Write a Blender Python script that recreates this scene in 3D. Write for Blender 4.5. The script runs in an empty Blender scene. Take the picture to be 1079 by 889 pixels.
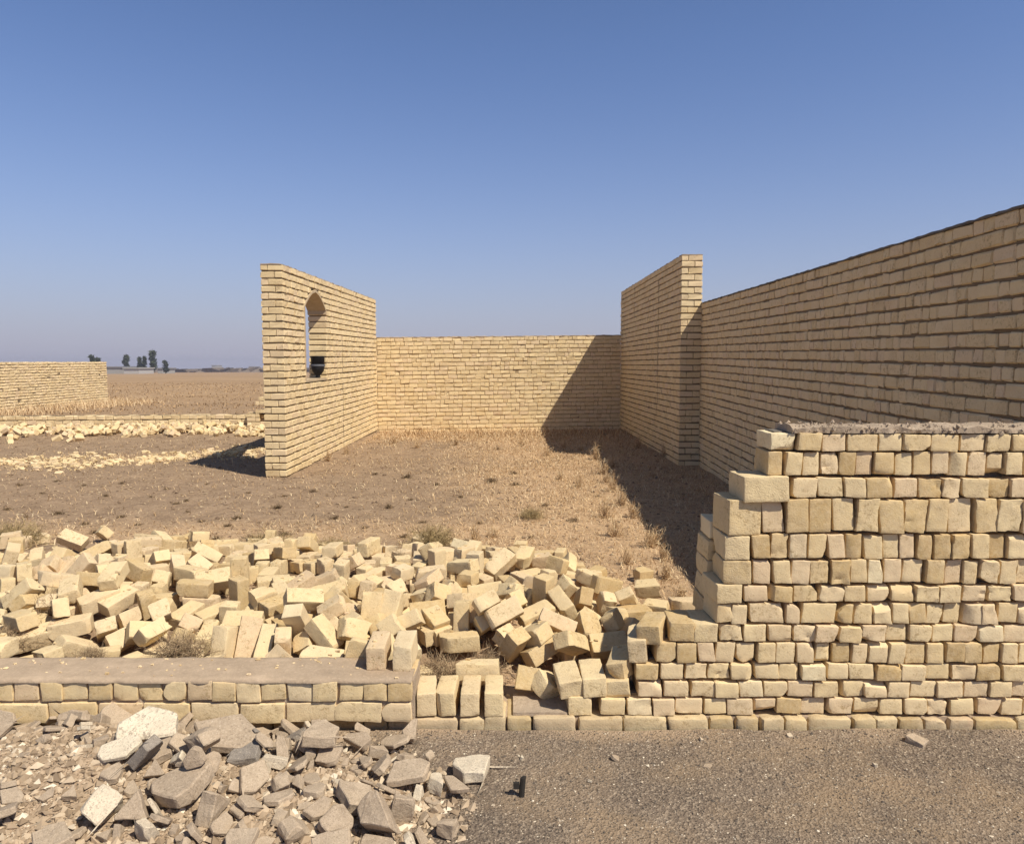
import bpy, bmesh, math, random
import numpy as np
from mathutils import Vector, Matrix, Euler

# ------------------------------------------------------------------ basics
scene = bpy.context.scene
COL = scene.collection
RES = (1079.0, 889.0)
F = 780.0
HE = 1.6
TH = math.atan(60.0 / F)
CT, ST = math.cos(TH), math.sin(TH)


def ray(x, y):
    u = (x - 539.5) / F
    v = -(y - 444.5) / F
    return (u, CT + v * ST, -ST + v * CT)


def at_y(x, y, Y):
    r = ray(x, y)
    t = Y / r[1]
    return Vector((r[0] * t, Y, r[2] * t + HE))


def at_z(x, y, z=0.0):
    r = ray(x, y)
    t = (z - HE) / r[2]
    return Vector((r[0] * t, r[1] * t, z))


def proj(p):
    dx, dy, dz = p[0], p[1], p[2] - HE
    d = dy * CT - dz * ST
    v = dy * ST + dz * CT
    return (539.5 + F * dx / d, 444.5 - F * v / d)


# ------------------------------------------------------------------ noise
def _hash(ix, iy, iz, seed):
    h = (ix.astype(np.int64) * 374761393 + iy.astype(np.int64) * 668265263 + iz.astype(np.int64) * 2147483647 + seed * 1274126177) & 0xFFFFFFFF
    h = ((h ^ (h >> 13)) * 1274126177) & 0xFFFFFFFF
    h = (h ^ (h >> 16)) & 0xFFFFFFFF
    return h / 4294967295.0


def vnoise(p, scale=1.0, seed=0):
    """value noise, -1..1, p (N,3) or (N,2)"""
    p = np.asarray(p, float) * scale
    if p.shape[1] == 2:
        p = np.concatenate([p, np.zeros((len(p), 1))], 1)
    i = np.floor(p).astype(np.int64)
    f = p - i
    f = f * f * (3 - 2 * f)
    r = 0
    for a in (0, 1):
        for b in (0, 1):
            for c in (0, 1):
                w = (f[:, 0] if a else 1 - f[:, 0]) * (f[:, 1] if b else 1 - f[:, 1]) * (f[:, 2] if c else 1 - f[:, 2])
                r = r + w * _hash(i[:, 0] + a, i[:, 1] + b, i[:, 2] + c, seed)
    return r * 2 - 1


def fbm(p, scale, seed=0, octv=3, gain=0.5):
    r, a = 0, 1.0
    for k in range(octv):
        r = r + a * vnoise(p, scale * 2 ** k, seed + 17 * k)
        a *= gain
    return r


# ------------------------------------------------------------------ mesh building
class MB:
    def __init__(self):
        self.v, self.f, self.r, self.n = [], [], [], 0

    def add(self, verts, faces, rnd=0.5):
        verts = np.asarray(verts, float)
        off = self.n
        self.v.append(verts)
        self.f.extend([[i + off for i in f] for f in faces])
        self.r.append(np.full(len(verts), rnd) if np.isscalar(rnd) else np.asarray(rnd, float))
        self.n += len(verts)
        return self

    def box(self, c, h, rnd=0.5):
        c = np.asarray(c, float)
        s = np.array([(-1, -1, -1), (1, -1, -1), (1, 1, -1), (-1, 1, -1), (-1, -1, 1), (1, -1, 1), (1, 1, 1), (-1, 1, 1)], float)
        return self.add(c + s * np.asarray(h, float), [(3, 2, 1, 0), (4, 5, 6, 7), (0, 1, 5, 4), (1, 2, 6, 5), (2, 3, 7, 6), (3, 0, 4, 7)], rnd)

    def arrays(self):
        return np.concatenate(self.v), self.f, np.concatenate(self.r)

    def mesh(self, name, mat=None, smooth=False, xf=None):
        v, f, r = self.arrays()
        if xf is not None:
            v = xf(v)
        m = bpy.data.meshes.new(name)
        m.from_pydata(v.tolist(), [], f)
        a = m.attributes.new('rnd', 'FLOAT', 'POINT')
        a.data.foreach_set('value', r.astype(np.float32))
        if smooth:
            m.polygons.foreach_set('use_smooth', [True] * len(m.polygons))
        if smooth:
            m.set_sharp_from_angle(angle=math.radians(smooth if smooth is not True else 180))
        if mat:
            m.materials.append(mat)
        m.update()
        return m

    def obj(self, name, mat=None, parent=None, smooth=False, xf=None):
        return link(name, self.mesh(name, mat, smooth, xf), parent)


def link(name, data, parent=None):
    o = bpy.data.objects.new(name, data)
    COL.objects.link(o)
    if parent is not None:
        o.parent = parent
    return o


def thing(name, label, cat, loc=(0, 0, 0), group=None):
    o = bpy.data.objects.new(name, None)
    o.empty_display_size = 0.2
    COL.objects.link(o)
    o.location = loc
    return tag(o, label, cat, group)


def tag(o, label=None, cat=None, group=None, kind=None):
    if label:
        o['label'] = label
    if cat:
        o['category'] = cat
    if group:
        o['group'] = group
    if kind:
        o['kind'] = kind
    return o


# ---- a chamfered brick template: 24 verts
_T = []
_TI = {}
for sx in (-1, 1):
    for sy in (-1, 1):
        for sz in (-1, 1):
            for ax in range(3):
                _TI[(sx, sy, sz, ax)] = len(_T)
                _T.append((sx, sy, sz, ax))
T_SIGN = np.array([t[:3] for t in _T], float)
T_IN = np.ones((24, 3))
for i, t in enumerate(_T):
    T_IN[i, t[3]] = 0          # lies on the face of axis ax: pulled in along the other two


def _mkfaces():
    fs = []
    for ax in range(3):
        o = [a for a in range(3) if a != ax]
        for s in (-1, 1):
            q = []
            for (a, b) in ((-1, -1), (1, -1), (1, 1), (-1, 1)):
                k = [0, 0, 0]
                k[ax] = s
                k[o[0]] = a
                k[o[1]] = b
                q.append(_TI[(k[0], k[1], k[2], ax)])
            fs.append(q)
    for ax in range(3):          # edge chamfers, edge runs along ax
        o = [a for a in range(3) if a != ax]
        for a in (-1, 1):
            for b in (-1, 1):
                k0, k1 = [0, 0, 0], [0, 0, 0]
                k0[ax], k1[ax] = -1, 1
                for k in (k0, k1):
                    k[o[0]] = a
                    k[o[1]] = b
                fs.append([_TI[(*k0, o[0])], _TI[(*k1, o[0])], _TI[(*k1, o[1])], _TI[(*k0, o[1])]])
    for sx in (-1, 1):
        for sy in (-1, 1):
            for sz in (-1, 1):
                fs.append([_TI[(sx, sy, sz, 0)], _TI[(sx, sy, sz, 1)], _TI[(sx, sy, sz, 2)]])
    V = T_SIGN - 0.15 * T_IN * T_SIGN
    out = []
    for f in fs:                  # orient outward
        p = V[f]
        n = np.cross(p[1] - p[0], p[2] - p[0])
        out.append(f if np.dot(n, p.mean(0)) > 0 else f[::-1])
    return out


T_FACES = _mkfaces()


def chamfer_bricks(mb, C, Hh, rng, ch=0.006, jit=0.002, rnd=None):
    C, Hh = np.asarray(C, float), np.asarray(Hh, float)
    n = len(C)
    if n == 0:
        return
    cc = ch * (0.6 + 0.9 * rng.random((n, 24, 1)))
    V = T_SIGN[None] * (Hh[:, None, :] - cc * T_IN[None])
    V = C[:, None, :] + V + rng.normal(0, jit, (n, 24, 3))
    if rnd is None:
        rnd = rng.random(n)
    off = mb.n
    mb.v.append(V.reshape(-1, 3))
    mb.r.append(np.repeat(rnd, 24))
    for k in range(n):
        b = off + 24 * k
        mb.f.extend([[i + b for i in f] for f in T_FACES])
    mb.n += 24 * n


# ---- a worn, chipped brick of real surface detail
_GC = {}


def grid_box(nx, ny, nz):
    key = (nx, ny, nz)
    if key in _GC:
        return _GC[key]
    ids, pts, faces = {}, [], []

    def vid(i, j, k):
        if (i, j, k) not in ids:
            ids[(i, j, k)] = len(pts)
            pts.append((i, j, k))
        return ids[(i, j, k)]
    N = (nx, ny, nz)
    for ax in range(3):
        a, b = [q for q in range(3) if q != ax]
        for s in (0, N[ax]):
            for i in range(N[a]):
                for j in range(N[b]):
                    q = []
                    for di, dj in ((0, 0), (1, 0), (1, 1), (0, 1)):
                        t = [0, 0, 0]
                        t[ax] = s
                        t[a] = i + di
                        t[b] = j + dj
                        q.append(vid(*t))
                    flip = (s == 0) ^ (ax == 1)
                    faces.append(q[::-1] if flip else q)
    _GC[key] = (np.array(pts, float), faces)
    return _GC[key]


def worn_brick(dims, rng, chips=2, rough=0.0016, round_=0.0042, broken=None, res=0.019, pit=0.0):
    """dims full sizes; returns verts, faces centred on the origin"""
    d = np.asarray(dims, float)
    n = [max(3, int(round(s / res)) + 2) for s in d]
    P, faces = grid_box(*n)
    V = np.zeros_like(P)
    for a in range(3):
        k = n[a]
        t = np.linspace(0, 1, k - 1)
        e = min(0.35, round_ / d[a])
        t = np.concatenate([[0], e + (1 - 2 * e) * t[:], [1]]) if k >= 3 else t
        V[:, a] = (t[np.clip(P[:, a].astype(int), 0, len(t) - 1)] - 0.5) * d[a]
    # round the arrises
    hh = d / 2 - round_
    q = np.clip(V, -hh, hh)
    dv = V - q
    ln = np.linalg.norm(dv, axis=1, keepdims=True)
    V = np.where(ln > 1e-9, q + dv / np.maximum(ln, 1e-9) * np.minimum(ln, round_), V)
    seed = int(rng.integers(1, 99999))
    # a skewed, slightly warped block
    V = V * (1 + rng.normal(0, 0.018, 3))
    V[:, 0] += V[:, 2] * rng.normal(0, 0.05) + V[:, 1] * rng.normal(0, 0.03)
    V[:, 2] += V[:, 0] * rng.normal(0, 0.02) + V[:, 1] * rng.normal(0, 0.02)
    if broken is not None:        # an uneven broken end on +x
        lim = d[0] / 2 - broken * (0.25 + 0.9 * (fbm(V[:, 1:], 14, seed + 3) * 0.5 + 0.5)) - 0.25 * V[:, 1] * rng.normal(0, 1)
        V[:, 0] = np.minimum(V[:, 0], lim)
    for _ in range(chips):
        nrm = rng.choice([-1.0, 1.0], 3) * (0.45 + rng.random(3))
        kind = rng.random()
        if kind < 0.55:
            nrm[rng.integers(0, 3)] *= 0.12
        nrm /= np.linalg.norm(nrm)
        ext = np.abs(nrm * d / 2).sum()
        cut = ext - rng.uniform(0.005, 0.024) * (1.0 if rng.random() < 0.85 else 1.4)
        dist = V @ nrm - cut
        m = dist > 0
        V[m] -= np.outer(dist[m] * 0.93, nrm)
    off = np.stack([fbm(V, 22, seed + 7 * a, 2) for a in range(3)], 1) * rough
    off += np.stack([vnoise(V, 90, seed + 5 + a) for a in range(3)], 1) * rough * 0.55
    if pit > 0:
        g = np.clip(vnoise(V, 60, seed + 31), 0, 1) ** 2
        off -= V / np.maximum(np.linalg.norm(V, axis=1, keepdims=True), 1e-6) * (g * pit)[:, None]
    return V + off, faces


BR = (0.208, 0.108, 0.086)        # a whole brick
VAR = []                           # loose brick kinds: (dims, broken, chips, pit, words)
for k in range(12):
    VAR.append(((BR[0], BR[1], BR[2]), None, (1, 2, 3)[k % 3], (0, 0, 0.006)[k % 3] if k % 2 else 0, 'whole'))
for k in range(4):
    VAR.append(((0.165, BR[1], BR[2]), 0.03, 2, 0.003, 'three-quarter'))
for k in range(5):
    VAR.append(((0.122, BR[1], BR[2]), 0.028, 2, 0.004, 'half'))


def brick_variants(mat):
    out = []
    for k, (d, br, ch, pit, w) in enumerate(VAR):
        v, f = worn_brick(d, np.random.default_rng(500 + k), ch, broken=br, pit=pit, res=0.016)
        out.append(MB().add(v, f).mesh('loose_brick', mat, 24))
    return out


def chunk_mesh(seed, flat):
    """an angular broken lump, unit-ish size; flat = thickness ratio"""
    rng = np.random.default_rng(seed)
    k = rng.integers(5, 9)
    ang = np.sort(rng.random(k)) * 2 * math.pi
    rad = 0.75 + 0.35 * rng.random(k)
    asp = rng.uniform(0.55, 0.95)
    bm = bmesh.new()
    for s in (-1, 1):
        for a, r in zip(ang, rad):
            q = r * rng.uniform(0.86, 1.0)
            bm.verts.new((0.5 * q * math.cos(a), 0.5 * asp * q * math.sin(a), s * flat * 0.5 * rng.uniform(0.75, 1.0)))
    r = bmesh.ops.convex_hull(bm, input=bm.verts)
    kill = [e for e in r.get('geom_interior', []) if isinstance(e, bmesh.types.BMVert)]
    if kill:
        bmesh.ops.delete(bm, geom=kill, context='VERTS')
    bmesh.ops.dissolve_limit(bm, angle_limit=0.12, verts=bm.verts, edges=bm.edges)
    bmesh.ops.bevel(bm, geom=list(bm.edges), offset=0.022, segments=1, affect='EDGES', profile=0.5)
    bmesh.ops.triangulate(bm, faces=bm.faces)
    bmesh.ops.subdivide_edges(bm, edges=[e for e in bm.edges if e.calc_length() > 0.16], cuts=2, use_grid_fill=True)
    bmesh.ops.triangulate(bm, faces=bm.faces)
    bm.verts.index_update()
    V = np.array([v.co for v in bm.verts])
    V += np.stack([fbm(V, 4, seed + a, 3) for a in range(3)], 1) * (0.035 * min(1, flat * 2.2))
    fcs = [[v.index for v in f.verts] for f in bm.faces]
    bm.free()
    return V, fcs


CHUNKS = [(i, f) for i, f in enumerate((0.13, 0.17, 0.2, 0.26, 0.14, 0.3, 0.42, 0.22, 0.16, 0.55, 0.28, 0.36, 0.15, 0.6))]

# ------------------------------------------------------------------ ground heights
HEAP_POLY = [(-5.3, 3.66), (-0.5, 3.66), (-0.38, 3.5), (0.2, 3.55), (0.75, 3.75), (0.98, 4.5), (0.85, 4.95), (0.5, 5.6), (-0.4, 6.05), (-1.2, 6.2), (-2.2, 6.45), (-3.5, 6.5), (-5.3, 6.5)]


def poly_dist(px, py, poly):
    """signed distance, positive inside"""
    px, py = np.asarray(px, float), np.asarray(py, float)
    best = np.full(px.shape, 1e9)
    ins = np.zeros(px.shape, bool)
    n = len(poly)
    for i in range(n):
        x0, y0 = poly[i]
        x1, y1 = poly[(i + 1) % n]
        dx, dy = x1 - x0, y1 - y0
        t = np.clip(((px - x0) * dx + (py - y0) * dy) / (dx * dx + dy * dy), 0, 1)
        best = np.minimum(best, np.hypot(px - x0 - t * dx, py - y0 - t * dy))
        c = ((y0 > py) != (y1 > py)) & (px < (x1 - x0) * (py - y0) / (y1 - y0 + 1e-12) + x0)
        ins ^= c
    return np.where(ins, best, -best)


def sstep(a, b, x):
    t = np.clip((x - a) / (b - a), 0, 1)
    return t * t * (3 - 2 * t)


def ground_z(x, y):
    x, y = np.asarray(x, float), np.asarray(y, float)
    P = np.stack([x.ravel(), y.ravel()], 1)
    near = 1 - sstep(30, 80, np.hypot(x, y))
    n = (fbm(P, 0.55, 3, 3) * 0.022 + fbm(P, 3.1, 9, 3) * 0.010).reshape(x.shape)
    z = n * near
    z = z + 0.06 * sstep(11, 18, y) * near
    d = poly_dist(x, y, HEAP_POLY)
    z = z + 0.17 * sstep(0.0, 0.7, d) * (0.8 + 0.3 * vnoise(P, 1.2, 44).reshape(x.shape))
    # soil heaped lightly against the far low wall and the rubble rows
    z = z + 0.10 * np.exp(-((y - (15.6 + 0.12 * (x + 8))) / 0.9) ** 2) * sstep(-5.2, -6.5, x) * sstep(-30, -14, x)
    rr = np.hypot(x, y)
    z = z - 0.0066 * np.maximum(0, rr - 45)
    z = np.where((y < 3.44) & (y > -50), -0.14, z)
    return z


DEBRIS = [(-3.2, 2.0), (-0.75, 2.0), (-0.35, 2.35), (-0.25, 2.75), (-0.6, 3.08), (-3.2, 3.12)]


def gravel_z(x, y):
    x, y = np.asarray(x, float), np.asarray(y, float)
    P = np.stack([x.ravel(), y.ravel()], 1)
    z = -0.058 + (fbm(P, 1.6, 5, 3) * 0.008 + fbm(P, 9, 6, 2) * 0.003).reshape(x.shape)
    d = poly_dist(x, y, DEBRIS)
    z = z + 0.085 * sstep(0.0, 0.45, d)
    z = z + 0.085 * np.exp(-((y - 3.10) / 0.17) ** 2) * sstep(-0.55, -0.9, x) * sstep(-0.02, 0.12, d)
    # loose soil tipped at the far left of the debris
    z = z + 0.13 * np.exp(-((x + 1.72) / 0.46) ** 2 - ((y - 2.80) / 0.30) ** 2) * (1 + 0.25 * fbm(P, 5, 71, 3).reshape(x.shape))
    z = z + 0.010 * sstep(3.0, 3.22, y) * (0.5 + 0.5 * vnoise(P, 2.3, 8).reshape(x.shape))
    return z

# ------------------------------------------------------------------ measured layout
YF = 3.284                        # the face of the stepped wall
PL_Y0, PL_Y1, PL_XR, PL_TOP = 3.205, 3.46, -0.437, 0.205   # the low wall
D2R = math.radians


def euler(y=0, p=0, r=0):
    """yaw about z, pitch (nose up) about the brick's width, roll about its length"""
    return (Matrix.Rotation(D2R(y), 3, 'Z') @ Matrix.Rotation(D2R(-p), 3, 'Y') @ Matrix.Rotation(D2R(r), 3, 'X')).to_euler()


def px_box(x0, x1, y0, y1, Y):
    a, b = at_y(x0, y1, Y), at_y(x1, y0, Y)
    return a.x, b.x, a.z, b.z


# bricks placed one by one: (variant, location, euler, label)
PLACED = []


def put(var, loc, eu, label):
    PLACED.append((var, tuple(loc), tuple(eu), label))


# --- four bricks on edge in the gap, ends toward us, one lying behind them
for (x0, x1, tw, var, lab) in (
        (437.5, 457, 4, 0, 'narrow brick on edge against the end of the low wall, first of four'),
        (458, 482, -3, 8, 'chipped brick on edge, second of the four in the gap'),
        (483, 507, 1, 1, 'clean brick on edge, third of the four in the gap'),
        (508, 532, 0, 6, 'brick on edge with ochre foot, last of the four in the gap')):
    p = at_y((x0 + x1) / 2, 754, 3.262)
    put(var, (p.x, 3.262 + 0.104, 0.056), euler(90 + tw, 0, 90 if x0 < 440 else 86 if x0 < 470 else 91), lab)
p = at_y(503, 712, 3.46)
put(2, (p.x, 3.53, 0.10), euler(1, 0, 90), 'yellow brick lying lengthwise behind the four bricks set on edge')
p = at_y(556, 727, 3.50)
put(17, (p.x, 3.50, 0.085), euler(70, 62, 20), 'half brick propped upright in the gap right of the four on edge')
# --- two bricks on the end of the low wall
p = at_y(399, 706, 3.385)
put(3, (p.x, 3.40, PL_TOP + 0.056), euler(92, 3, 90), 'ochre stained brick on edge on the low wall, left of a pair')
p = at_y(427, 706, 3.385)
put(7, (p.x, 3.395, PL_TOP + 0.056), euler(89, 2, 88), 'cream brick on edge at the very end of the low wall top')

# --- the broken, stepped left end of the tall dry-laid wall
def end_brick(var, cx, cy, label, yaw=0, pitch=0, roll=0, Y=YF, back=0.104):
    p = at_y(cx, cy, Y)
    put(var, (p.x, Y + back, p.z), euler(90 + yaw, pitch, roll), label)


end_brick(1, 610.5, 743.5, 'bottom course brick standing alone left of a dark slot', 2)
end_brick(5, 600, 724.5, 'brick end tilted left on top of the lone bottom brick', 6, 6, -7)
end_brick(0, 626.5, 723.5, 'square brick end bridging the dark slot in the bottom course', 1, 5, -3)
end_brick(8, 654, 727, 'shaded brick leaning at the foot of the stepped wall end', -8, 3, -6)
end_brick(16, 575, 731, 'half brick tipped on its corner left of the stepped wall', 28, 24, 35, Y=3.36)
end_brick(2, 659, 706.5, 'third course end brick tilted down at the stepped wall', -16, 4, -10, Y=3.30)
end_brick(10, 676, 686, 'fourth course end brick with a broken slanting side', -10, 2, 84, Y=3.29)
end_brick(6, 693, 669.5, 'big brick skewed outward on the fifth course of the steps', -24, 3, -6)
end_brick(4, 720, 666.5, 'smooth brick on the fifth step beside the skewed brick', -3, 0, 0)
end_brick(9, 743.5, 667, 'pitted brick on the fifth step touching the tall end face', 1, 0, 0)
# --- single bricks by the wall end, on the yard side
p = at_z(678, 605, 0.06)
put(18, (p.x, p.y, ground_z(p.x, p.y) + 0.048), euler(20, 0, 4), 'lone half brick on bare soil near the shadow edge')
p = at_y(667, 648, 4.25)
put(11, (p.x, 4.25, p.z), euler(14, -2, 4), 'pinkish square brick behind the skewed brick of the steps')
p = at_y(684, 628, 4.6)
put(13, (p.x, 4.6, p.z + 0.05), euler(-15, 9, 12), 'broken brick with a pointed top right of the heap')
p = at_y(725, 638, 4.35)
put(2, (p.x, 4.35, p.z), euler(6, 0, 0), 'flat brick half in shade behind the top of the steps')
p = at_y(693, 640, 4.32)
put(15, (p.x, 4.32, p.z - 0.01), euler(-30, 4, 6), 'small cream brick between heap and stepped wall')
p = at_y(641, 681, 3.78)
put(8, (p.x, 3.8, p.z), euler(12, 2, 40), 'dusty rolled brick with dark hollow end by the steps')

# --- the most prominent bricks of the heap
HP = [
    (3, 451, 645, 4.02, 8, 4, 42, 'big brick with dark underside overhanging the heap front'),
    (1, 487, 653, 3.80, 88, 80, 88, 'pinkish brick upright beside the big dark-sided brick'),
    (4, 391, 643, 3.98, 78, 74, 20, 'pale brick standing upright behind the low wall bricks'),
    (7, 412, 643, 4.05, 66, 62, 8, 'upright brick leaning left onto the pale standing brick'),
    (0, 519, 650, 3.98, 28, 24, -38, 'long brick rising to the right behind the gap shrub'),
    (2, 541, 680, 3.72, -62, 50, 20, 'long brick sliding down toward the gap, lower end foremost'),
    (10, 564, 664, 3.90, 24, 20, -30, 'brick with dark left end above the sliding brick'),
    (5, 566, 648, 4.12, 22, 16, 12, 'narrow lit brick bridging two bricks right of the gap shrub'),
    (11, 572, 684, 3.75, 32, 18, -20, 'low slanting brick at the heap foot near the steps'),
    (6, 511, 623, 4.42, 8, 8, -22, 'dusty brick with rough face above the long rising brick'),
    (9, 527, 594, 4.95, 38, 30, 24, 'thin tilted brick at the crest with a dark hole under it'),
    (2, 552, 587, 5.15, 75, 12, 8, 'brick at the crest with dark left side, end toward us'),
    (13, 573, 590, 5.02, -8, 8, 4, 'pinkish chipped brick lying on the right crest'),
    (0, 37, 671, 3.85, 24, 10, 14, 'long brick on the heap foot left of the dry bush'),
    (8, 75, 660, 3.95, 20, 6, 4, 'brick overhanging a dark hollow right of the dry bush'),
    (1, 105, 632, 4.22, 40, 14, 10, 'yellow brick slanting upward right of the dry bush'),
    (5, 126, 632, 4.25, 58, 18, 14, 'rough brick parallel to the yellow slanting brick'),
    (6, 225, 611, 4.65, 14, 8, 40, 'brick with dark shaded face in the heap middle'),
    (10, 345, 672, 3.74, 34, 30, 18, 'long pitted brick slanting upward behind the low wall'),
    (7, 262, 672, 3.74, 80, 66, 30, 'tall brick standing at the heap foot behind the low wall'),
    (18, 455, 668, 3.85, 30, 4, 0, 'small chipped half brick under the big dark-sided brick'),
    (2, 484, 676, 3.80, 8, 2, 0, 'flat brick lying under the pinkish upright brick'),
    (11, 470, 663, 3.9, 40, 6, 10, 'brick wedged behind the flat brick under the pinkish upright one'),
    (4, 236, 681, 3.66, 84, 70, 84, 'curved-looking brick upright beside a dark hollow'),
]
for var, x, y, Y, yw, pt_, rl, lab in HP:
    # walk out along the sight line to where the brick can rest on the heap
    off = 0.075 + 0.05 * abs(math.sin(D2R(pt_))) + (0.05 if Y > 3.9 else 0.015)
    yy = 3.56
    while yy < 6.5:
        p = at_y(x, y, yy)
        if p.z < float(ground_z(p.x, p.y)) + off:
            break
        yy += 0.02
    put(var, p, euler(yw, pt_, rl), lab)
N_HEAP_FIXED_FROM = len(PLACED) - len(HP)

# --- slabs and lumps placed one by one in the debris: (chunk, size, loc, euler, tone, label)
CPLACED = []


def cput(ch, size, x, y, Y, eu, tone, label, dz=0.0):
    yy = 2.3
    while yy < 3.19:          # walk along the sight line to where it lies on the debris
        p = at_y(x, y, yy)
        if p.z < float(gravel_z(p.x, p.y)) + 0.012 + 0.20 * size:
            break
        yy += 0.01
    CPLACED.append((ch, size, (p.x, p.y, p.z + dz), tuple(eu), tone, label))


cput(1, 0.30, 152, 772, 3.06, euler(52, 20, 24), 2, 'white speckled mortar slab leaning against the low wall')
cput(4, 0.17, 125, 789, 2.96, euler(24, 10, 20), 2, 'thin whitish slab below the speckled one')
cput(0, 0.33, 241, 770, 3.06, euler(-22, -8, 12), 0, 'broad flat grey slab resting on the debris top')
cput(5, 0.15, 259, 795, 2.90, euler(30, 14, 10), 3, 'dark blue grey stone at the middle of the debris')
cput(3, 0.27, 198, 824, 2.72, euler(10, 12, 4), 0, 'large rough grey lump at the lower edge of debris')
cput(12, 0.25, 424, 815, 2.74, euler(-12, 4, 8), 1, 'large tan flat slab on the right of the debris')
cput(8, 0.16, 478, 826, 2.68, euler(-30, 2, 4), 1, 'tan four-sided slab lying apart at the debris edge')
cput(2, 0.15, 345, 795, 2.90, euler(16, 6, 10), 0, 'grey slab with a pale rim in front of the low wall')
cput(7, 0.17, 372, 783, 2.99, euler(35, 18, 12), 0, 'pointed grey piece standing near the low wall foot')
cput(10, 0.14, 170, 791, 2.92, euler(28, 16, 8), 0, 'rounded grey piece right of the speckled slab')
cput(4, 0.15, 415, 781, 3.00, euler(-18, 14, 6), 1, 'tan slab leaning near the standing bricks')

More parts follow.
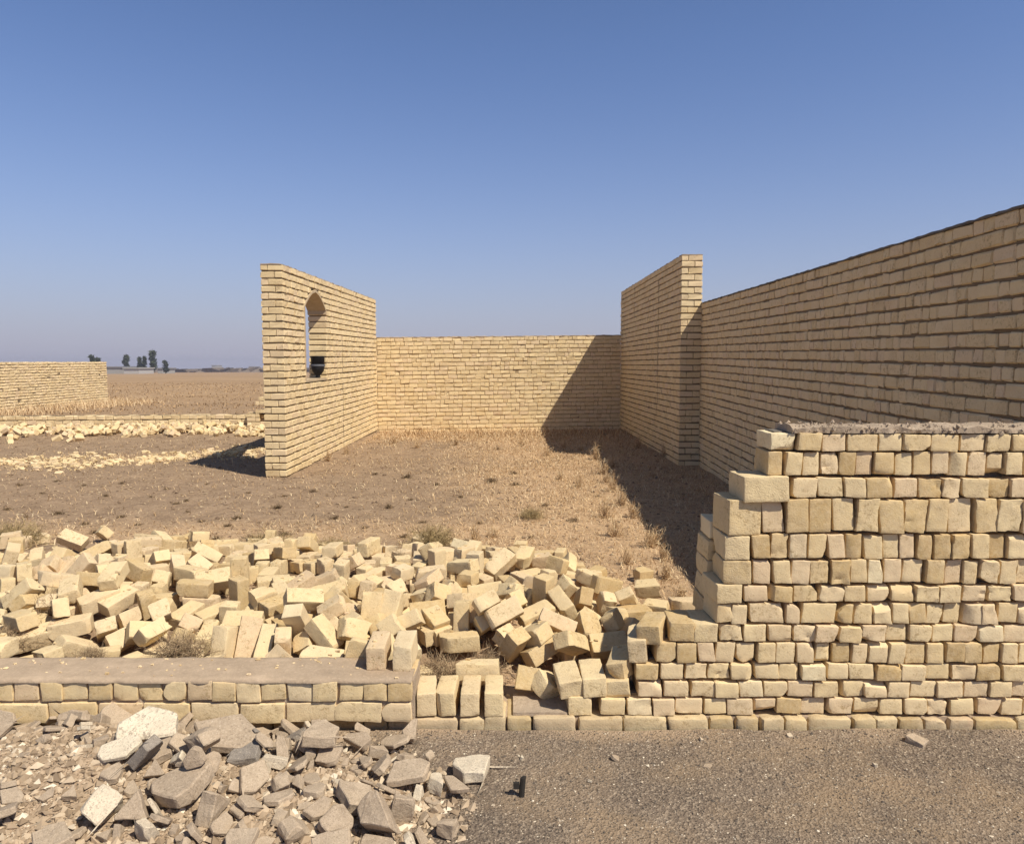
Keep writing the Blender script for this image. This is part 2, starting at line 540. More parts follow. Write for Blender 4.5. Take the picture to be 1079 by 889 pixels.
# settled resting places: kind, x y z (mm), rotation (mrad)
HEAP = [
    (5, -2738, 5457, 179, -1493, 82, 1469), (20, -1947, 3709, 64, 47, 35, -587), (6, 49, 4443, 214, -42, -2410, 455), (19, -2263, 5788, 136, 3098, -61, -188), (15, -2509, 4181, 184, 1689, -146, 972), (12, -1916, 5411, 160, -1740, -52, -63),
    (8, -810, 6473, 49, -61, 23, -1848), (12, 125, 3779, 196, -256, 393, 2235), (10, -2536, 5585, 143, 57, 53, 2094), (7, -2762, 5984, 122, -91, -2931, 1473), (10, -2419, 4882, 204, 1586, -8, 706), (6, -3596, 5289, 175, -37, 80, -1225),
    (9, -2736, 5255, 241, 50, 1650, 2380), (3, -1870, 4154, 165, -108, 227, -1932), (0, -1304, 5624, 163, 1720, 186, 2473), (17, 513, 5519, 42, -1526, -7, -1437), (15, -4208, 6523, 55, 3098, -2, -769), (10, 169, 4585, 203, -10, -2629, 769),
    (1, -2388, 5653, 151, -1657, 16, 608), (12, -822, 5328, 193, -1645, 5, -2186), (18, -46, 3853, 152, -2221, 69, -2262), (13, -2077, 4336, 188, -3117, -5, -57), (4, 557, 4352, 119, -92, -2904, 76), (7, -1636, 5092, 180, 1573, 115, 1604),
    (17, -2170, 6125, 94, 1447, 131, 513), (0, -2442, 5036, 248, 14, 592, 2294), (13, -2919, 4082, 149, -2999, 320, -1174), (3, -1633, 4339, 236, 1983, -1503, -1090), (14, -32, 4685, 176, -1593, 61, -1177), (14, -197, 4768, 172, 1500, -19, 2232),
    (13, -1142, 3995, 166, -22, -1050, -1382), (10, -502, 3568, 43, -45, 11, 634), (2, -1851, 4340, 184, -17, -3099, 123), (12, 412, 3904, 195, 145, -735, 1802), (15, -2084, 5558, 136, 60, 3092, -1520), (14, -2184, 5948, 116, 152, -3087, 80),
    (14, 518, 4662, 119, 259, -11, 2048), (1, -626, 4787, 159, 39, 77, -1392), (1, -3211, 5248, 221, -70, -2527, 1459), (9, -1473, 3963, 194, -2520, 35, 55), (14, -434, 4018, 197, -179, -2673, -822), (17, -1647, 3715, 117, 2692, 249, 472),
    (12, -1023, 5128, 178, 55, 3, 387), (17, -1262, 5387, 176, 46, 36, -2411), (16, -1777, 3901, 124, 91, 715, 1290), (1, -1497, 4198, 161, -1645, 181, -1559), (11, -867, 3929, 204, -2041, 29, 2096), (15, 11, 4093, 257, 1250, 752, 1971),
    (14, 124, 4285, 202, 1554, 698, 684), (0, -1629, 4874, 188, 8, 3131, -1490), (17, -478, 6174, 41, -1579, 69, -222), (13, 423, 4082, 165, -761, -2726, -452), (19, -2175, 4457, 202, -1580, 26, -1557), (11, -2486, 3987, 268, 1595, -292, -950),
    (9, -1296, 4099, 134, 1395, 101, -2302), (13, -809, 3631, 123, 1330, 923, -1633), (19, -2098, 3755, 77, 1646, -34, 408), (17, -284, 4641, 238, 16, 51, -2033), (11, -1830, 3801, 77, 161, 12, -402), (4, -1341, 4171, 223, -2982, -96, 840),
    (15, -2329, 5546, 223, -170, -488, -954), (16, -3002, 4285, 212, -1125, -1656, 858), (12, -1379, 5135, 178, 3072, -8, 818), (9, 131, 4923, 168, -3013, 76, 827), (14, -1148, 4887, 206, -783, 1684, -933), (20, -1073, 3746, 152, 672, 692, -1281),
    (12, -2916, 6331, 71, 1604, 140, 1468), (16, -542, 4034, 99, 1596, 170, -1230), (6, 399, 4787, 137, 1554, -208, -2552), (11, -533, 4738, 242, -60, 3125, 236), (1, -3381, 5613, 258, -517, -2748, -3), (13, -1743, 5734, 157, 1266, 1398, -1996),
    (12, -1149, 3603, 128, -32, -2277, 710), (4, -1660, 3942, 118, 1591, -208, 1651), (14, -1264, 3990, 142, 472, -1411, -1303), (11, -1807, 4884, 194, 1637, 7, -2772), (16, -2062, 5398, 150, 133, -3118, -36), (13, -6, 4255, 268, 732, 2854, -722),
    (17, -1728, 5031, 188, -1612, -85, -1429), (13, -925, 4140, 150, 1040, 1749, -1354), (13, 74, 6315, 27, 5, 9, -1744), (0, -1333, 4554, 217, 71, -522, 692), (14, -885, 4531, 207, -122, 1051, 2708), (0, -1905, 5719, 177, -2043, -319, 33),
    (5, -2002, 6049, 184, -1459, 169, 1796), (15, -528, 3700, 132, 1592, 411, -948), (14, -1454, 4640, 192, -1497, 45, 424), (15, -2393, 4737, 236, -1123, -1634, -1453), (2, -250, 4959, 229, 498, -1626, 713), (1, -2201, 4798, 250, -1646, 545, -1048),
    (19, -2618, 4684, 279, 52, 56, 2257), (18, -2837, 5304, 267, -1554, -43, 1005), (7, -2214, 5288, 228, 735, -2650, -5), (4, -1073, 4281, 258, 2199, -194, 172), (20, -2328, 3596, 146, 63, 39, -2051), (10, -3292, 5044, 255, 1461, -213, 2078),
    (1, -1377, 5456, 164, -118, 29, 1196), (14, -885, 5114, 185, -1559, -73, 1666), (5, -972, 3739, 209, 20, 816, -321), (6, -3081, 4588, 303, 1588, -149, -978), (13, -2827, 5022, 234, -822, -2813, 1040), (0, -2286, 3778, 123, -234, -2637, 978),
    (7, 80, 4744, 177, -1576, 80, -856), (3, -1126, 3802, 257, -181, 2221, -1775), (13, -2001, 4159, 181, 1540, 276, -1616), (11, -2604, 4031, 140, -223, -122, 2623), (13, -1473, 5193, 170, -101, -4, 830), (7, -1548, 4712, 186, -34, -13, -2699),
    (16, 295, 3870, 79, -72, -2922, -1067), (3, -1220, 4691, 207, -27, 423, -3012), (19, -1766, 3958, 186, 577, 459, 2124), (8, -1182, 3721, 143, 1503, -1238, -1244), (12, 637, 5440, 42, 44, 29, -2120), (15, -336, 5054, 288, 1524, 35, -2355),
    (18, 243, 4885, 167, 875, 1766, 114), (8, -1790, 4784, 243, -1514, -1624, 96), (11, -314, 5603, 164, -63, 494, -1974), (6, -3236, 4641, 227, -441, 1687, 1063), (2, -585, 3933, 198, -465, -434, 13), (7, -2462, 6233, 69, 3030, 67, 607),
    (15, -2043, 4767, 280, -2655, 644, -122), (16, -779, 5193, 186, -1502, 24, 379), (6, -518, 5048, 231, 1420, 1516, 622), (11, -2212, 3938, 167, -2975, -594, -1104), (4, -3654, 6540, 100, -831, -264, -867), (20, -535, 4294, 225, 287, 67, -1880),
    (4, 424, 5466, 96, 2277, -321, 1437), (5, -383, 5868, 138, 2507, 97, -504), (18, -990, 5303, 183, -9, 25, -3087), (7, -560, 5162, 244, 1638, 945, -46), (19, -2640, 4502, 223, 1533, -1580, -823), (10, -1977, 3909, 153, -2335, 269, 641),
    (20, -1947, 4021, 236, -2410, -265, 657), (5, 425, 4330, 207, -1296, 489, 1698), (5, -1527, 5437, 155, -42, 47, 1473), (2, -2552, 4532, 266, -731, 1594, -24), (8, 182, 4192, 292, -728, -1458, -1585), (11, -1935, 5084, 179, -78, 18, -129),
    (19, -1298, 5059, 199, -1846, 1616, -1028), (12, -778, 4307, 219, -3, -72, -1715), (11, -756, 3502, 188, 1571, -1258, 0), (9, -1160, 4035, 299, -2553, 165, 452), (19, -730, 4579, 182, -671, 2940, 700), (11, -1902, 4343, 270, -15, -44, -3079),
    (19, -2648, 4153, 233, -46, 2457, -1391), (13, -926, 5552, 185, 3057, -128, -1178), (7, -1519, 5760, 110, -21, -2890, 1719), (2, 707, 4355, 174, 840, -879, -2275), (12, -643, 5027, 176, -1554, 21, -1876), (9, -2543, 3538, 221, -40, -9, 2877),
    (5, -1642, 5254, 251, 142, 191, 2239), (15, -1600, 4110, 180, 169, 1363, 1773), (0, -673, 5618, 169, -1431, -268, -2402), (17, -144, 5816, 111, 46, -2999, 903), (19, -191, 4063, 228, 2885, -732, -229), (0, -1559, 5571, 224, -48, 2588, -1688),
    (15, -985, 3980, 269, -3068, -466, 305), (12, -126, 5133, 208, 766, 1498, -1927), (16, -2792, 5161, 196, -1220, 1474, -147), (13, -1380, 4382, 221, 2018, 469, -956), (8, -2960, 6169, 133, 2841, 335, -675), (0, -3030, 4904, 210, -202, -681, 1338),
    (5, -523, 4560, 249, 470, 104, -1905), (19, -3089, 4769, 219, -1100, -2276, 1023), (5, -44, 3913, 264, -982, 414, -2850), (15, 553, 3960, 204, -2098, 69, 1258), (7, -670, 5242, 184, 1549, 55, -1493), (13, 601, 4119, 142, 860, 1330, -1683),
    (20, -3662, 5365, 279, -1656, -27, -2686), (20, -2298, 4463, 205, 1509, 24, -1608), (12, -439, 4244, 265, -914, -454, -2414), (20, -1571, 5258, 158, -17, 55, 2427), (14, -2605, 6051, 184, 137, -2976, 798), (14, -728, 3945, 162, -749, 959, -836),
    (16, 558, 4267, 205, 1363, 454, -1480), (18, -2548, 4297, 211, -668, -1431, -1629), (14, -958, 4336, 140, -1581, 51, -530), (0, -3043, 5358, 229, 2550, -410, 403), (16, -2085, 5801, 126, 3036, -68, -1246), (0, -1044, 5318, 277, 1590, 18, -1904),
    (5, -2378, 4611, 295, 1745, -253, 2632), (8, 305, 3711, 175, 516, -2686, 916), (17, -2150, 4057, 188, -2930, -409, -823), (3, -2912, 5819, 177, 1652, 133, 763), (12, -2619, 5339, 177, 3027, 48, 592), (10, -1696, 6032, 119, -54, 2621, 1413),
    (0, 32, 6008, 32, -1592, -31, 1945), (14, -1184, 5258, 180, 28, -17, -1946), (3, -1790, 5184, 217, 77, 2492, -1145), (16, -2489, 5306, 189, -1473, -112, -2535), (12, -2111, 4196, 213, 735, 1765, -1788), (9, -923, 4884, 171, 1560, 63, -1972),
    (6, -294, 4230, 228, -162, 291, 1207), (19, -835, 5794, 127, 1697, 306, 1665), (9, -1300, 5286, 261, 3084, 34, 1528), (15, -3098, 4441, 225, -1897, 1435, -1065), (13, -1906, 3828, 188, -747, -161, 1150), (19, 332, 4541, 217, 2183, -342, 1985),
    (8, 285, 4065, 263, 1081, -334, 1966), (17, -2814, 4176, 222, 473, 2477, 55), (15, 698, 4059, 112, -1813, 586, 445), (5, -997, 4190, 233, 2013, 784, 1092), (16, -3083, 4864, 268, 649, -299, -178), (12, -1945, 5633, 182, -1074, 2653, 128),
    (17, -868, 4362, 245, 948, 1353, -2334), (15, -2108, 3908, 118, -2251, -209, 874), (7, -953, 3586, 138, 2151, 214, 98), (1, 397, 5953, 44, -1538, -39, -1774), (5, -2330, 4249, 374, 105, 281, -1451), (15, 308, 5056, 219, 1840, -78, 2406),
    (5, 597, 4601, 206, -1585, -280, -2653), (10, -2637, 3882, 235, -127, 131, 2493), (17, -721, 4769, 241, -65, 66, -2385), (12, -665, 6240, 38, 39, 3141, -1161), (13, -1458, 4206, 256, -165, 3037, 965), (7, -1131, 5000, 225, 37, -576, -283),
    (16, 398, 5093, 105, 1523, 265, 391), (15, -131, 3939, 319, 2507, -332, 417), (8, -2710, 4580, 315, 2205, 2279, 115), (15, -2220, 4606, 245, 296, 2587, -1151), (5, -1784, 5350, 261, 3104, -46, 649), (5, -630, 3656, 134, -2229, 711, -947),
    (7, -2559, 4207, 298, -261, -193, 2058), (17, -671, 4256, 221, 3017, 243, 1381), (11, -1714, 4178, 159, 177, -109, 855), (3, -1690, 5421, 164, -1535, -17, -2535), (13, -385, 4538, 203, -2347, 307, 2052), (17, -997, 4932, 182, -954, 1466, 1807),
    (11, -329, 4859, 261, -30, 3026, -537), (17, -639, 3843, 211, 1059, -594, 109), (4, -969, 4668, 197, -2462, 222, 1384), (17, -1063, 4529, 209, -1774, 596, -235), (2, -2760, 4409, 301, 13, 320, 885), (13, -2686, 4967, 230, 895, -1648, 307),
    (2, -2517, 4395, 306, 383, -3121, -118), (18, -951, 4413, 240, -1418, 357, 1329), (13, -819, 3758, 223, -2064, 442, 611), (13, -3739, 5427, 302, 1507, 88, -2668), (9, -3028, 6050, 147, -1283, -37, 2981), (0, -2042, 4619, 275, 3100, 26, -495),
    (7, -2863, 4239, 263, 445, 2460, 11), (9, -3381, 4918, 330, -1892, 64, -1025), (9, -1280, 3761, 143, -1691, 716, -1588), (6, 238, 3861, 221, 2442, 393, -168), (13, 504, 4733, 214, -165, 185, -724),
]
HEAP_REST = [
    (16, -2834, 3938, 112, -1230, -89, 62), (7, -1154, 5810, 114, 2865, 127, 546), (7, -1909, 4705, 183, 15, 35, 1474), (5, -950, 4033, 96, -78, -122, 2324), (16, -3097, 5636, 192, -87, -46, -2039), (17, -1399, 4171, 140, 23, -2962, -1536),
    (17, -2287, 4747, 196, -29, -42, -1045), (11, -3840, 5473, 200, -5, -28, 2415), (1, -2505, 4718, 237, 2805, 256, -1019), (2, -2991, 5218, 177, 1546, -40, 1047), (19, -1797, 4676, 181, -15, -6, -97), (2, -1598, 5967, 70, 16, 2987, -1690),
    (13, -169, 4151, 150, 1896, 22, 2541), (13, -806, 6143, 50, 1558, 7, 938), (2, -2716, 3863, 105, 1546, 247, -1926), (5, -815, 4738, 154, 38, 79, -1101), (17, -321, 4141, 130, 1092, 1386, 1005), (2, -3919, 5794, 190, 43, 3071, -1390),
    (14, -365, 4889, 164, 3134, 45, -1397), (5, -1838, 5562, 134, 3012, 40, 890), (10, 11, 5560, 69, 134, 2899, -1569), (15, -410, 4295, 129, 131, 34, -358), (7, -3339, 5263, 172, -1641, -118, 1762), (9, -1098, 4167, 164, -50, -354, -1382),
    (17, -2049, 4948, 197, -1554, -27, 3023), (4, -808, 3829, 79, 1617, -126, 1582), (7, 241, 5995, 26, 3102, -31, 55), (7, 115, 5417, 142, -627, -658, -2217), (13, -2877, 6520, 47, 3134, -16, 1353), (20, -587, 4258, 124, -3088, -37, 279),
    (5, -2432, 4491, 203, 23, 9, 1632), (18, -238, 6091, 31, -1560, 36, -1744), (4, -3445, 5162, 153, 3102, 97, -1328), (5, -277, 4612, 153, -42, -33, 1697), (1, -3528, 5083, 212, -464, -407, -1086), (19, -3217, 4761, 234, 3079, 122, 1372),
    (8, 391, 4602, 149, 2971, -8, -920), (2, 209, 4191, 146, -3087, -99, 1056), (18, -3471, 5341, 172, 46, -3009, -1507), (18, -2776, 6415, 58, -1574, 52, 2651), (14, -1470, 3555, 101, 1023, -1631, 499), (5, -2990, 4644, 178, 3061, -135, -160),
    (18, -2770, 5645, 158, -3082, 103, 1160), (12, -649, 4433, 153, -1, 142, 1381), (11, -2320, 5359, 176, -1492, -79, -2801), (18, -1651, 5677, 127, 3074, 175, 1433), (17, -3113, 5207, 180, 1887, -1624, 1079), (19, -2758, 4103, 156, 158, -170, 764),
    (14, -2706, 4338, 224, 15, -2780, 1344), (3, -1856, 3580, 72, -1576, 30, -1694), (18, -767, 5024, 177, -1562, 48, -312), (18, -3071, 5472, 195, -1669, 0, -2959), (14, -781, 4887, 203, 764, -1565, 332), (19, -1747, 5890, 132, -475, 246, -2749),
    (3, -1095, 5684, 151, 269, -2, -2852), (17, 584, 5264, 56, -1499, -15, -2954), (19, -1598, 6252, 37, 40, 3118, -689), (20, -2956, 4762, 184, 1580, -150, -405), (7, -2831, 4641, 191, 88, -3096, 1403), (16, -198, 5057, 189, -845, 1556, -104),
    (5, -484, 5375, 184, 1594, -92, -2353), (14, -2876, 4374, 210, 1521, -23, 398), (7, -2427, 3702, 63, 77, -56, 629), (19, -38, 5193, 180, 452, 1692, 955), (1, -3508, 4843, 268, 1472, -317, -2473), (8, -512, 5513, 168, -1655, -231, -1998),
    (2, -1091, 5489, 185, 3127, -56, 218), (0, -2557, 4966, 206, -1540, 54, -1075),
]
# kind, size, x y z (mm), rotation (mrad)
DEB = [
    (8, 68, -390, 2699, -33, -127, 105, -1496), (7, 104, -1458, 2376, 40, 170, -167, -975), (12, 90, -937, 2476, 32, -32, 25, -2688), (1, 137, -847, 2695, 39, 2, -114, -2641), (0, 111, -1175, 2751, 90, 1939, -466, 1846), (3, 121, -1467, 2614, 109, -69, -2871, -983),
    (0, 110, -826, 2339, 16, -240, -75, -2576), (1, 120, -1194, 2413, 60, -464, -445, -1271), (0, 112, -311, 2447, -32, -828, 255, -1273), (8, 50, -1046, 2914, 115, 231, 95, -165), (1, 165, -853, 2569, 42, 3134, -50, -240), (6, 72, -1355, 2354, 38, 147, -275, 1143),
    (7, 47, -1415, 2554, 77, 188, 45, 184), (10, 182, -1365, 2658, 164, -2272, 110, -1853), (10, 224, -153, 2870, -19, -22, -29, -41), (3, 101, -923, 2929, 35, 1879, 1315, -1230), (6, 81, -1563, 2507, 88, -439, 2997, 715), (4, 133, -762, 2699, 33, -73, -126, -1181),
    (8, 196, -970, 3147, 4, 2661, 214, -909), (9, 73, -1444, 3036, 67, 1076, 2358, -492), (0, 203, -970, 2654, 75, 2711, 252, -1557), (13, 52, -1140, 2391, 40, -1647, 630, -1751), (5, 69, -1779, 2982, 107, -259, 448, 1297), (9, 83, -1622, 2808, 126, -1510, -2201, 700),
    (6, 135, -1757, 3043, 93, 2779, -521, -935), (10, 62, -664, 2695, 23, 14, -255, -2248), (6, 104, -1566, 2815, 112, 1727, 2612, 145), (3, 93, -1639, 2736, 139, -443, -6, 253), (5, 61, -945, 2742, 51, -1119, 2264, 785), (11, 70, -1684, 2828, 114, -1252, -321, 2337),
    (3, 74, -816, 2874, 26, -2118, 1257, -218), (8, 86, -1826, 2668, 145, -236, 2998, -726), (13, 102, -843, 2626, 68, 746, 2765, 161), (2, 95, -1011, 2614, 57, -514, 3033, 1160), (9, 141, -739, 2393, 29, 1064, 2200, 291), (6, 166, -1298, 2429, 92, 295, -1042, 1440),
    (4, 80, -286, 2568, -49, -35, -3090, -1197), (6, 52, -893, 2883, 18, 7, 32, -523), (12, 129, -616, 2839, -13, 59, 226, 949), (10, 137, -522, 2828, 13, -709, 145, 1755), (11, 105, -1000, 3112, -15, -2698, -218, -673), (6, 72, -1320, 2374, 42, -1610, 282, 1585),
    (2, 80, -2098, 2974, 72, -59, 26, 1834), (12, 132, -1858, 2919, 119, 232, -2847, 783), (13, 58, -801, 2821, 18, -1846, -902, 612), (13, 81, -801, 2454, 42, -1769, 480, -1925), (1, 86, -328, 2579, -44, 458, -279, -1033), (1, 137, -1413, 3148, 4, -506, 138, 2261),
    (6, 108, -1324, 2629, 102, -959, 333, -2438), (7, 141, -332, 2387, -30, -291, -1094, -2494), (5, 130, -1460, 3157, 22, 2528, -342, 1215), (8, 127, -1003, 2677, 46, -131, 10, -1933), (7, 57, -1620, 2848, 98, -268, -688, 724), (11, 139, -924, 2785, 52, -1792, 84, 50),
    (7, 121, -1359, 2566, 80, -147, 3115, 1007), (13, 189, -1397, 2446, 102, 1022, 74, -1779), (12, 90, -1293, 2571, 85, 1784, -223, -1940), (11, 145, -923, 2859, 57, -2785, 594, -938), (2, 136, -922, 2499, 60, -423, -371, -1771), (4, 82, -1957, 2974, 92, -191, -78, 231),
    (2, 230, -596, 2301, 15, 213, -226, 631), (6, 187, -1042, 2453, 72, -1752, 780, -1891), (5, 121, -1110, 3156, -26, -26, 24, -145), (11, 71, -1793, 2521, 117, 353, 72, -2946), (11, 143, -1848, 3040, 108, -962, 28, 2643), (1, 100, -661, 2453, 16, -2940, 207, -90),
    (3, 126, -726, 2598, 45, 52, -3081, 948), (3, 47, -285, 2617, -41, 2013, 1242, 269), (10, 204, -576, 2584, 38, 313, -131, 1926), (3, 71, -1102, 2357, 29, -130, -86, 2687), (9, 89, -356, 2959, -25, 1704, -1894, -593), (3, 85, -972, 2963, 24, -3134, 49, 124),
    (7, 135, -1227, 2270, 14, -331, -609, 3134), (0, 178, -2248, 3133, 38, -2257, -202, 37), (4, 75, -706, 2927, -13, -127, 188, -294), (13, 118, -1218, 2363, 47, -1866, -911, -1833), (3, 137, -924, 3050, 16, 306, 2830, 688), (13, 167, -402, 2578, -13, -1876, -969, -1145),
    (13, 126, -230, 2487, -22, -1616, 409, 1239), (1, 238, -1886, 3080, 51, -216, 670, 1410), (4, 110, -993, 2858, 101, 244, 717, 236), (8, 131, -958, 2473, 49, 13, 3135, -1358), (1, 79, -733, 2519, 32, -180, -2900, -566), (4, 163, -834, 2790, 43, 435, -248, -1366),
    (7, 122, -606, 2863, 6, -59, -322, 129), (6, 88, -355, 2704, -27, -1471, 585, 1458), (3, 130, -1140, 2704, 96, 881, 228, 638), (8, 130, -465, 2688, -2, 622, -2881, -294), (10, 176, -1934, 3147, 48, 728, 2940, 174), (0, 120, -1755, 2479, 95, -2736, 180, -165),
    (3, 51, -1040, 3115, -25, -1581, -458, -1182), (5, 72, -1020, 3187, -21, 1566, -475, 390), (1, 144, -903, 3158, -16, 1607, -1119, -1042), (0, 78, -1038, 3156, -22, -1591, 365, 528), (4, 60, -1090, 2635, 49, -3065, 71, 202), (6, 94, -564, 2376, -9, -39, -254, 2867),
    (5, 85, -1056, 2356, 48, 2667, 901, -66), (7, 131, -2088, 2951, 95, -71, -263, 2837), (4, 82, -300, 2679, -43, 26, -67, 2646), (9, 217, -456, 2462, 40, 130, -2341, -2157), (6, 88, -1836, 2969, 123, 782, 89, -1126), (5, 191, -1490, 2283, 62, 274, -51, -438),
    (8, 82, -676, 2891, -7, -276, -3057, 1022), (9, 72, -1846, 2815, 127, -2355, 911, -903), (13, 187, -1184, 2721, 177, -1491, -215, -635), (1, 96, -2053, 3176, 27, -637, -316, 131), (10, 143, -845, 2945, 39, 285, -2823, -442), (13, 125, -826, 3089, 23, 1366, -2365, 334),
    (9, 120, -291, 2748, -18, -3046, 185, 799), (2, 147, -1726, 2397, 92, 2907, -244, 118), (11, 50, -1216, 2613, 141, -1461, -443, -255), (3, 175, -615, 2435, 36, -287, -357, 3091), (0, 143, -2086, 3107, 36, -393, 2988, -1132), (2, 202, -456, 2345, -16, -98, -197, 1868),
    (11, 141, -1462, 3074, 42, 753, 149, 2909), (10, 65, -1711, 2853, 156, -407, -262, -233), (6, 106, -1252, 2684, 120, 1046, 2975, -86), (11, 108, -670, 3174, -13, -606, -501, 2820), (4, 48, -665, 2566, 27, 152, 1, 1277), (4, 81, -1014, 2473, 32, 91, 69, -2),
    (2, 197, -1747, 3154, 60, -574, 257, -1379), (7, 163, -424, 3154, -2, -497, 3016, 263), (5, 60, -387, 2654, -25, -25, -373, 1087), (10, 108, -444, 2973, -30, 387, 3082, -439), (5, 146, -886, 2314, 48, -2896, 13, -546), (11, 60, -1284, 2494, 57, -3088, 197, -340),
    (5, 59, -1717, 2869, 116, 2749, -70, 1713), (12, 160, -1269, 2750, 133, -431, -2571, 259), (9, 77, -788, 2638, 55, -2742, -791, 593), (0, 89, -551, 2722, 3, 586, -2514, 354), (3, 121, -1155, 2585, 172, -1165, 1718, 520), (7, 84, -1056, 2604, 64, -1752, 755, -1834),
    (1, 85, -1644, 2509, 91, 116, 382, -1159), (8, 110, -624, 2918, -13, -2923, -56, -93), (9, 90, -1357, 3064, 27, -2355, 540, -859), (4, 124, -981, 2397, 49, 2391, -84, -1829), (6, 80, -916, 2389, 37, -1532, 521, -383), (12, 119, -1243, 2457, 79, -1071, 373, -766),
    (1, 161, -690, 2513, 42, -222, 261, -1350), (6, 128, -554, 2986, -18, 2837, 82, -602), (6, 126, -2165, 3156, -8, 83, -242, -1385), (9, 78, -1080, 2308, 28, 937, -1931, 793), (10, 220, -785, 2911, 96, 3037, 51, -1540),
]

# ------------------------------------------------------------------ materials
class NT:
    def __init__(self, name):
        self.m = bpy.data.materials.new(name)
        self.m.use_nodes = True
        self.t = self.m.node_tree
        self.b = self.t.nodes['Principled BSDF']
        self.b.inputs['Roughness'].default_value = 0.93
        self.b.inputs['Specular IOR Level'].default_value = 0.15

    def n(self, typ, **kw):
        nd = self.t.nodes.new(typ)
        for k, v in kw.items():
            if hasattr(nd, k):
                setattr(nd, k, v)
            else:
                nd.inputs[k.replace('_', ' ')].default_value = v
        return nd

    def l(self, a, b):
        self.t.links.new(a, b)

    def coord(self, kind='Object'):
        if not hasattr(self, '_tc'):
            self._tc = self.n('ShaderNodeTexCoord')
        return self._tc.outputs[kind]

    def noise(self, scale, detail=3.0, rough=0.6, vec=None):
        nd = self.n('ShaderNodeTexNoise')
        nd.inputs['Scale'].default_value = scale
        nd.inputs['Detail'].default_value = detail
        nd.inputs['Roughness'].default_value = rough
        self.l(vec or self.coord(), nd.inputs['Vector'])
        return nd.outputs['Fac']

    def voro(self, scale, feature='F1', vec=None):
        nd = self.n('ShaderNodeTexVoronoi')
        nd.feature = feature
        nd.inputs['Scale'].default_value = scale
        self.l(vec or self.coord(), nd.inputs['Vector'])
        return nd

    def ramp(self, fac, stops):
        nd = self.n('ShaderNodeValToRGB')
        cr = nd.color_ramp
        while len(cr.elements) < len(stops):
            cr.elements.new(0.5)
        for e, (p, c) in zip(cr.elements, stops):
            e.position = p
            e.color = (*c, 1) if not np.isscalar(c) else (c, c, c, 1)
        self.l(fac, nd.inputs['Fac'])
        return nd.outputs['Color']

    def mix(self, fac, a, b, mode='MIX'):
        nd = self.n('ShaderNodeMix')
        nd.data_type = 'RGBA'
        nd.blend_type = mode
        for sock, v in ((nd.inputs[0], fac), (nd.inputs[6], a), (nd.inputs[7], b)):
            if hasattr(v, 'is_output') or isinstance(v, bpy.types.NodeSocket):
                self.l(v, sock)
            elif np.isscalar(v):
                sock.default_value = v
            else:
                sock.default_value = (*v, 1)
        return nd.outputs[2]

    def math(self, op, a, b=0.5):
        nd = self.n('ShaderNodeMath')
        nd.operation = op
        for sock, v in ((nd.inputs[0], a), (nd.inputs[1], b)):
            if isinstance(v, bpy.types.NodeSocket):
                self.l(v, sock)
            else:
                sock.default_value = v
        return nd.outputs[0]

    def bump(self, h, dist, strength=1.0, prev=None):
        nd = self.n('ShaderNodeBump')
        nd.inputs['Distance'].default_value = dist
        nd.inputs['Strength'].default_value = strength
        self.l(h, nd.inputs['Height'])
        if prev is not None:
            self.l(prev, nd.inputs['Normal'])
        self.l(nd.outputs['Normal'], self.b.inputs['Normal'])
        return nd.outputs['Normal']

    def attr(self, name):
        nd = self.n('ShaderNodeAttribute')
        nd.attribute_name = name
        return nd.outputs['Fac']

    def color(self, c):
        self.l(c, self.b.inputs['Base Color'])


def offset_coords(N, fac, amount):
    """object coordinates slid by a per-piece value so that copies do not share their stains"""
    c = N.n('ShaderNodeCombineXYZ')
    s = N.math('MULTIPLY', fac, amount)
    N.l(s, c.inputs[0])
    N.l(N.math('MULTIPLY', fac, amount * 1.7), c.inputs[1])
    N.l(N.math('MULTIPLY', fac, amount * 0.6), c.inputs[2])
    v = N.n('ShaderNodeVectorMath')
    v.operation = 'ADD'
    N.l(N.coord(), v.inputs[0])
    N.l(c.outputs[0], v.inputs[1])
    return v.outputs[0]


BRICK_RAMP = [(0.0, (0.44, 0.30, 0.135)), (0.08, (0.54, 0.385, 0.185)), (0.20, (0.65, 0.49, 0.265)), (0.5, (0.71, 0.56, 0.325)),
              (0.72, (0.70, 0.545, 0.33)), (0.86, (0.67, 0.51, 0.325)), (0.94, (0.63, 0.46, 0.29)), (1.0, (0.77, 0.65, 0.42))]


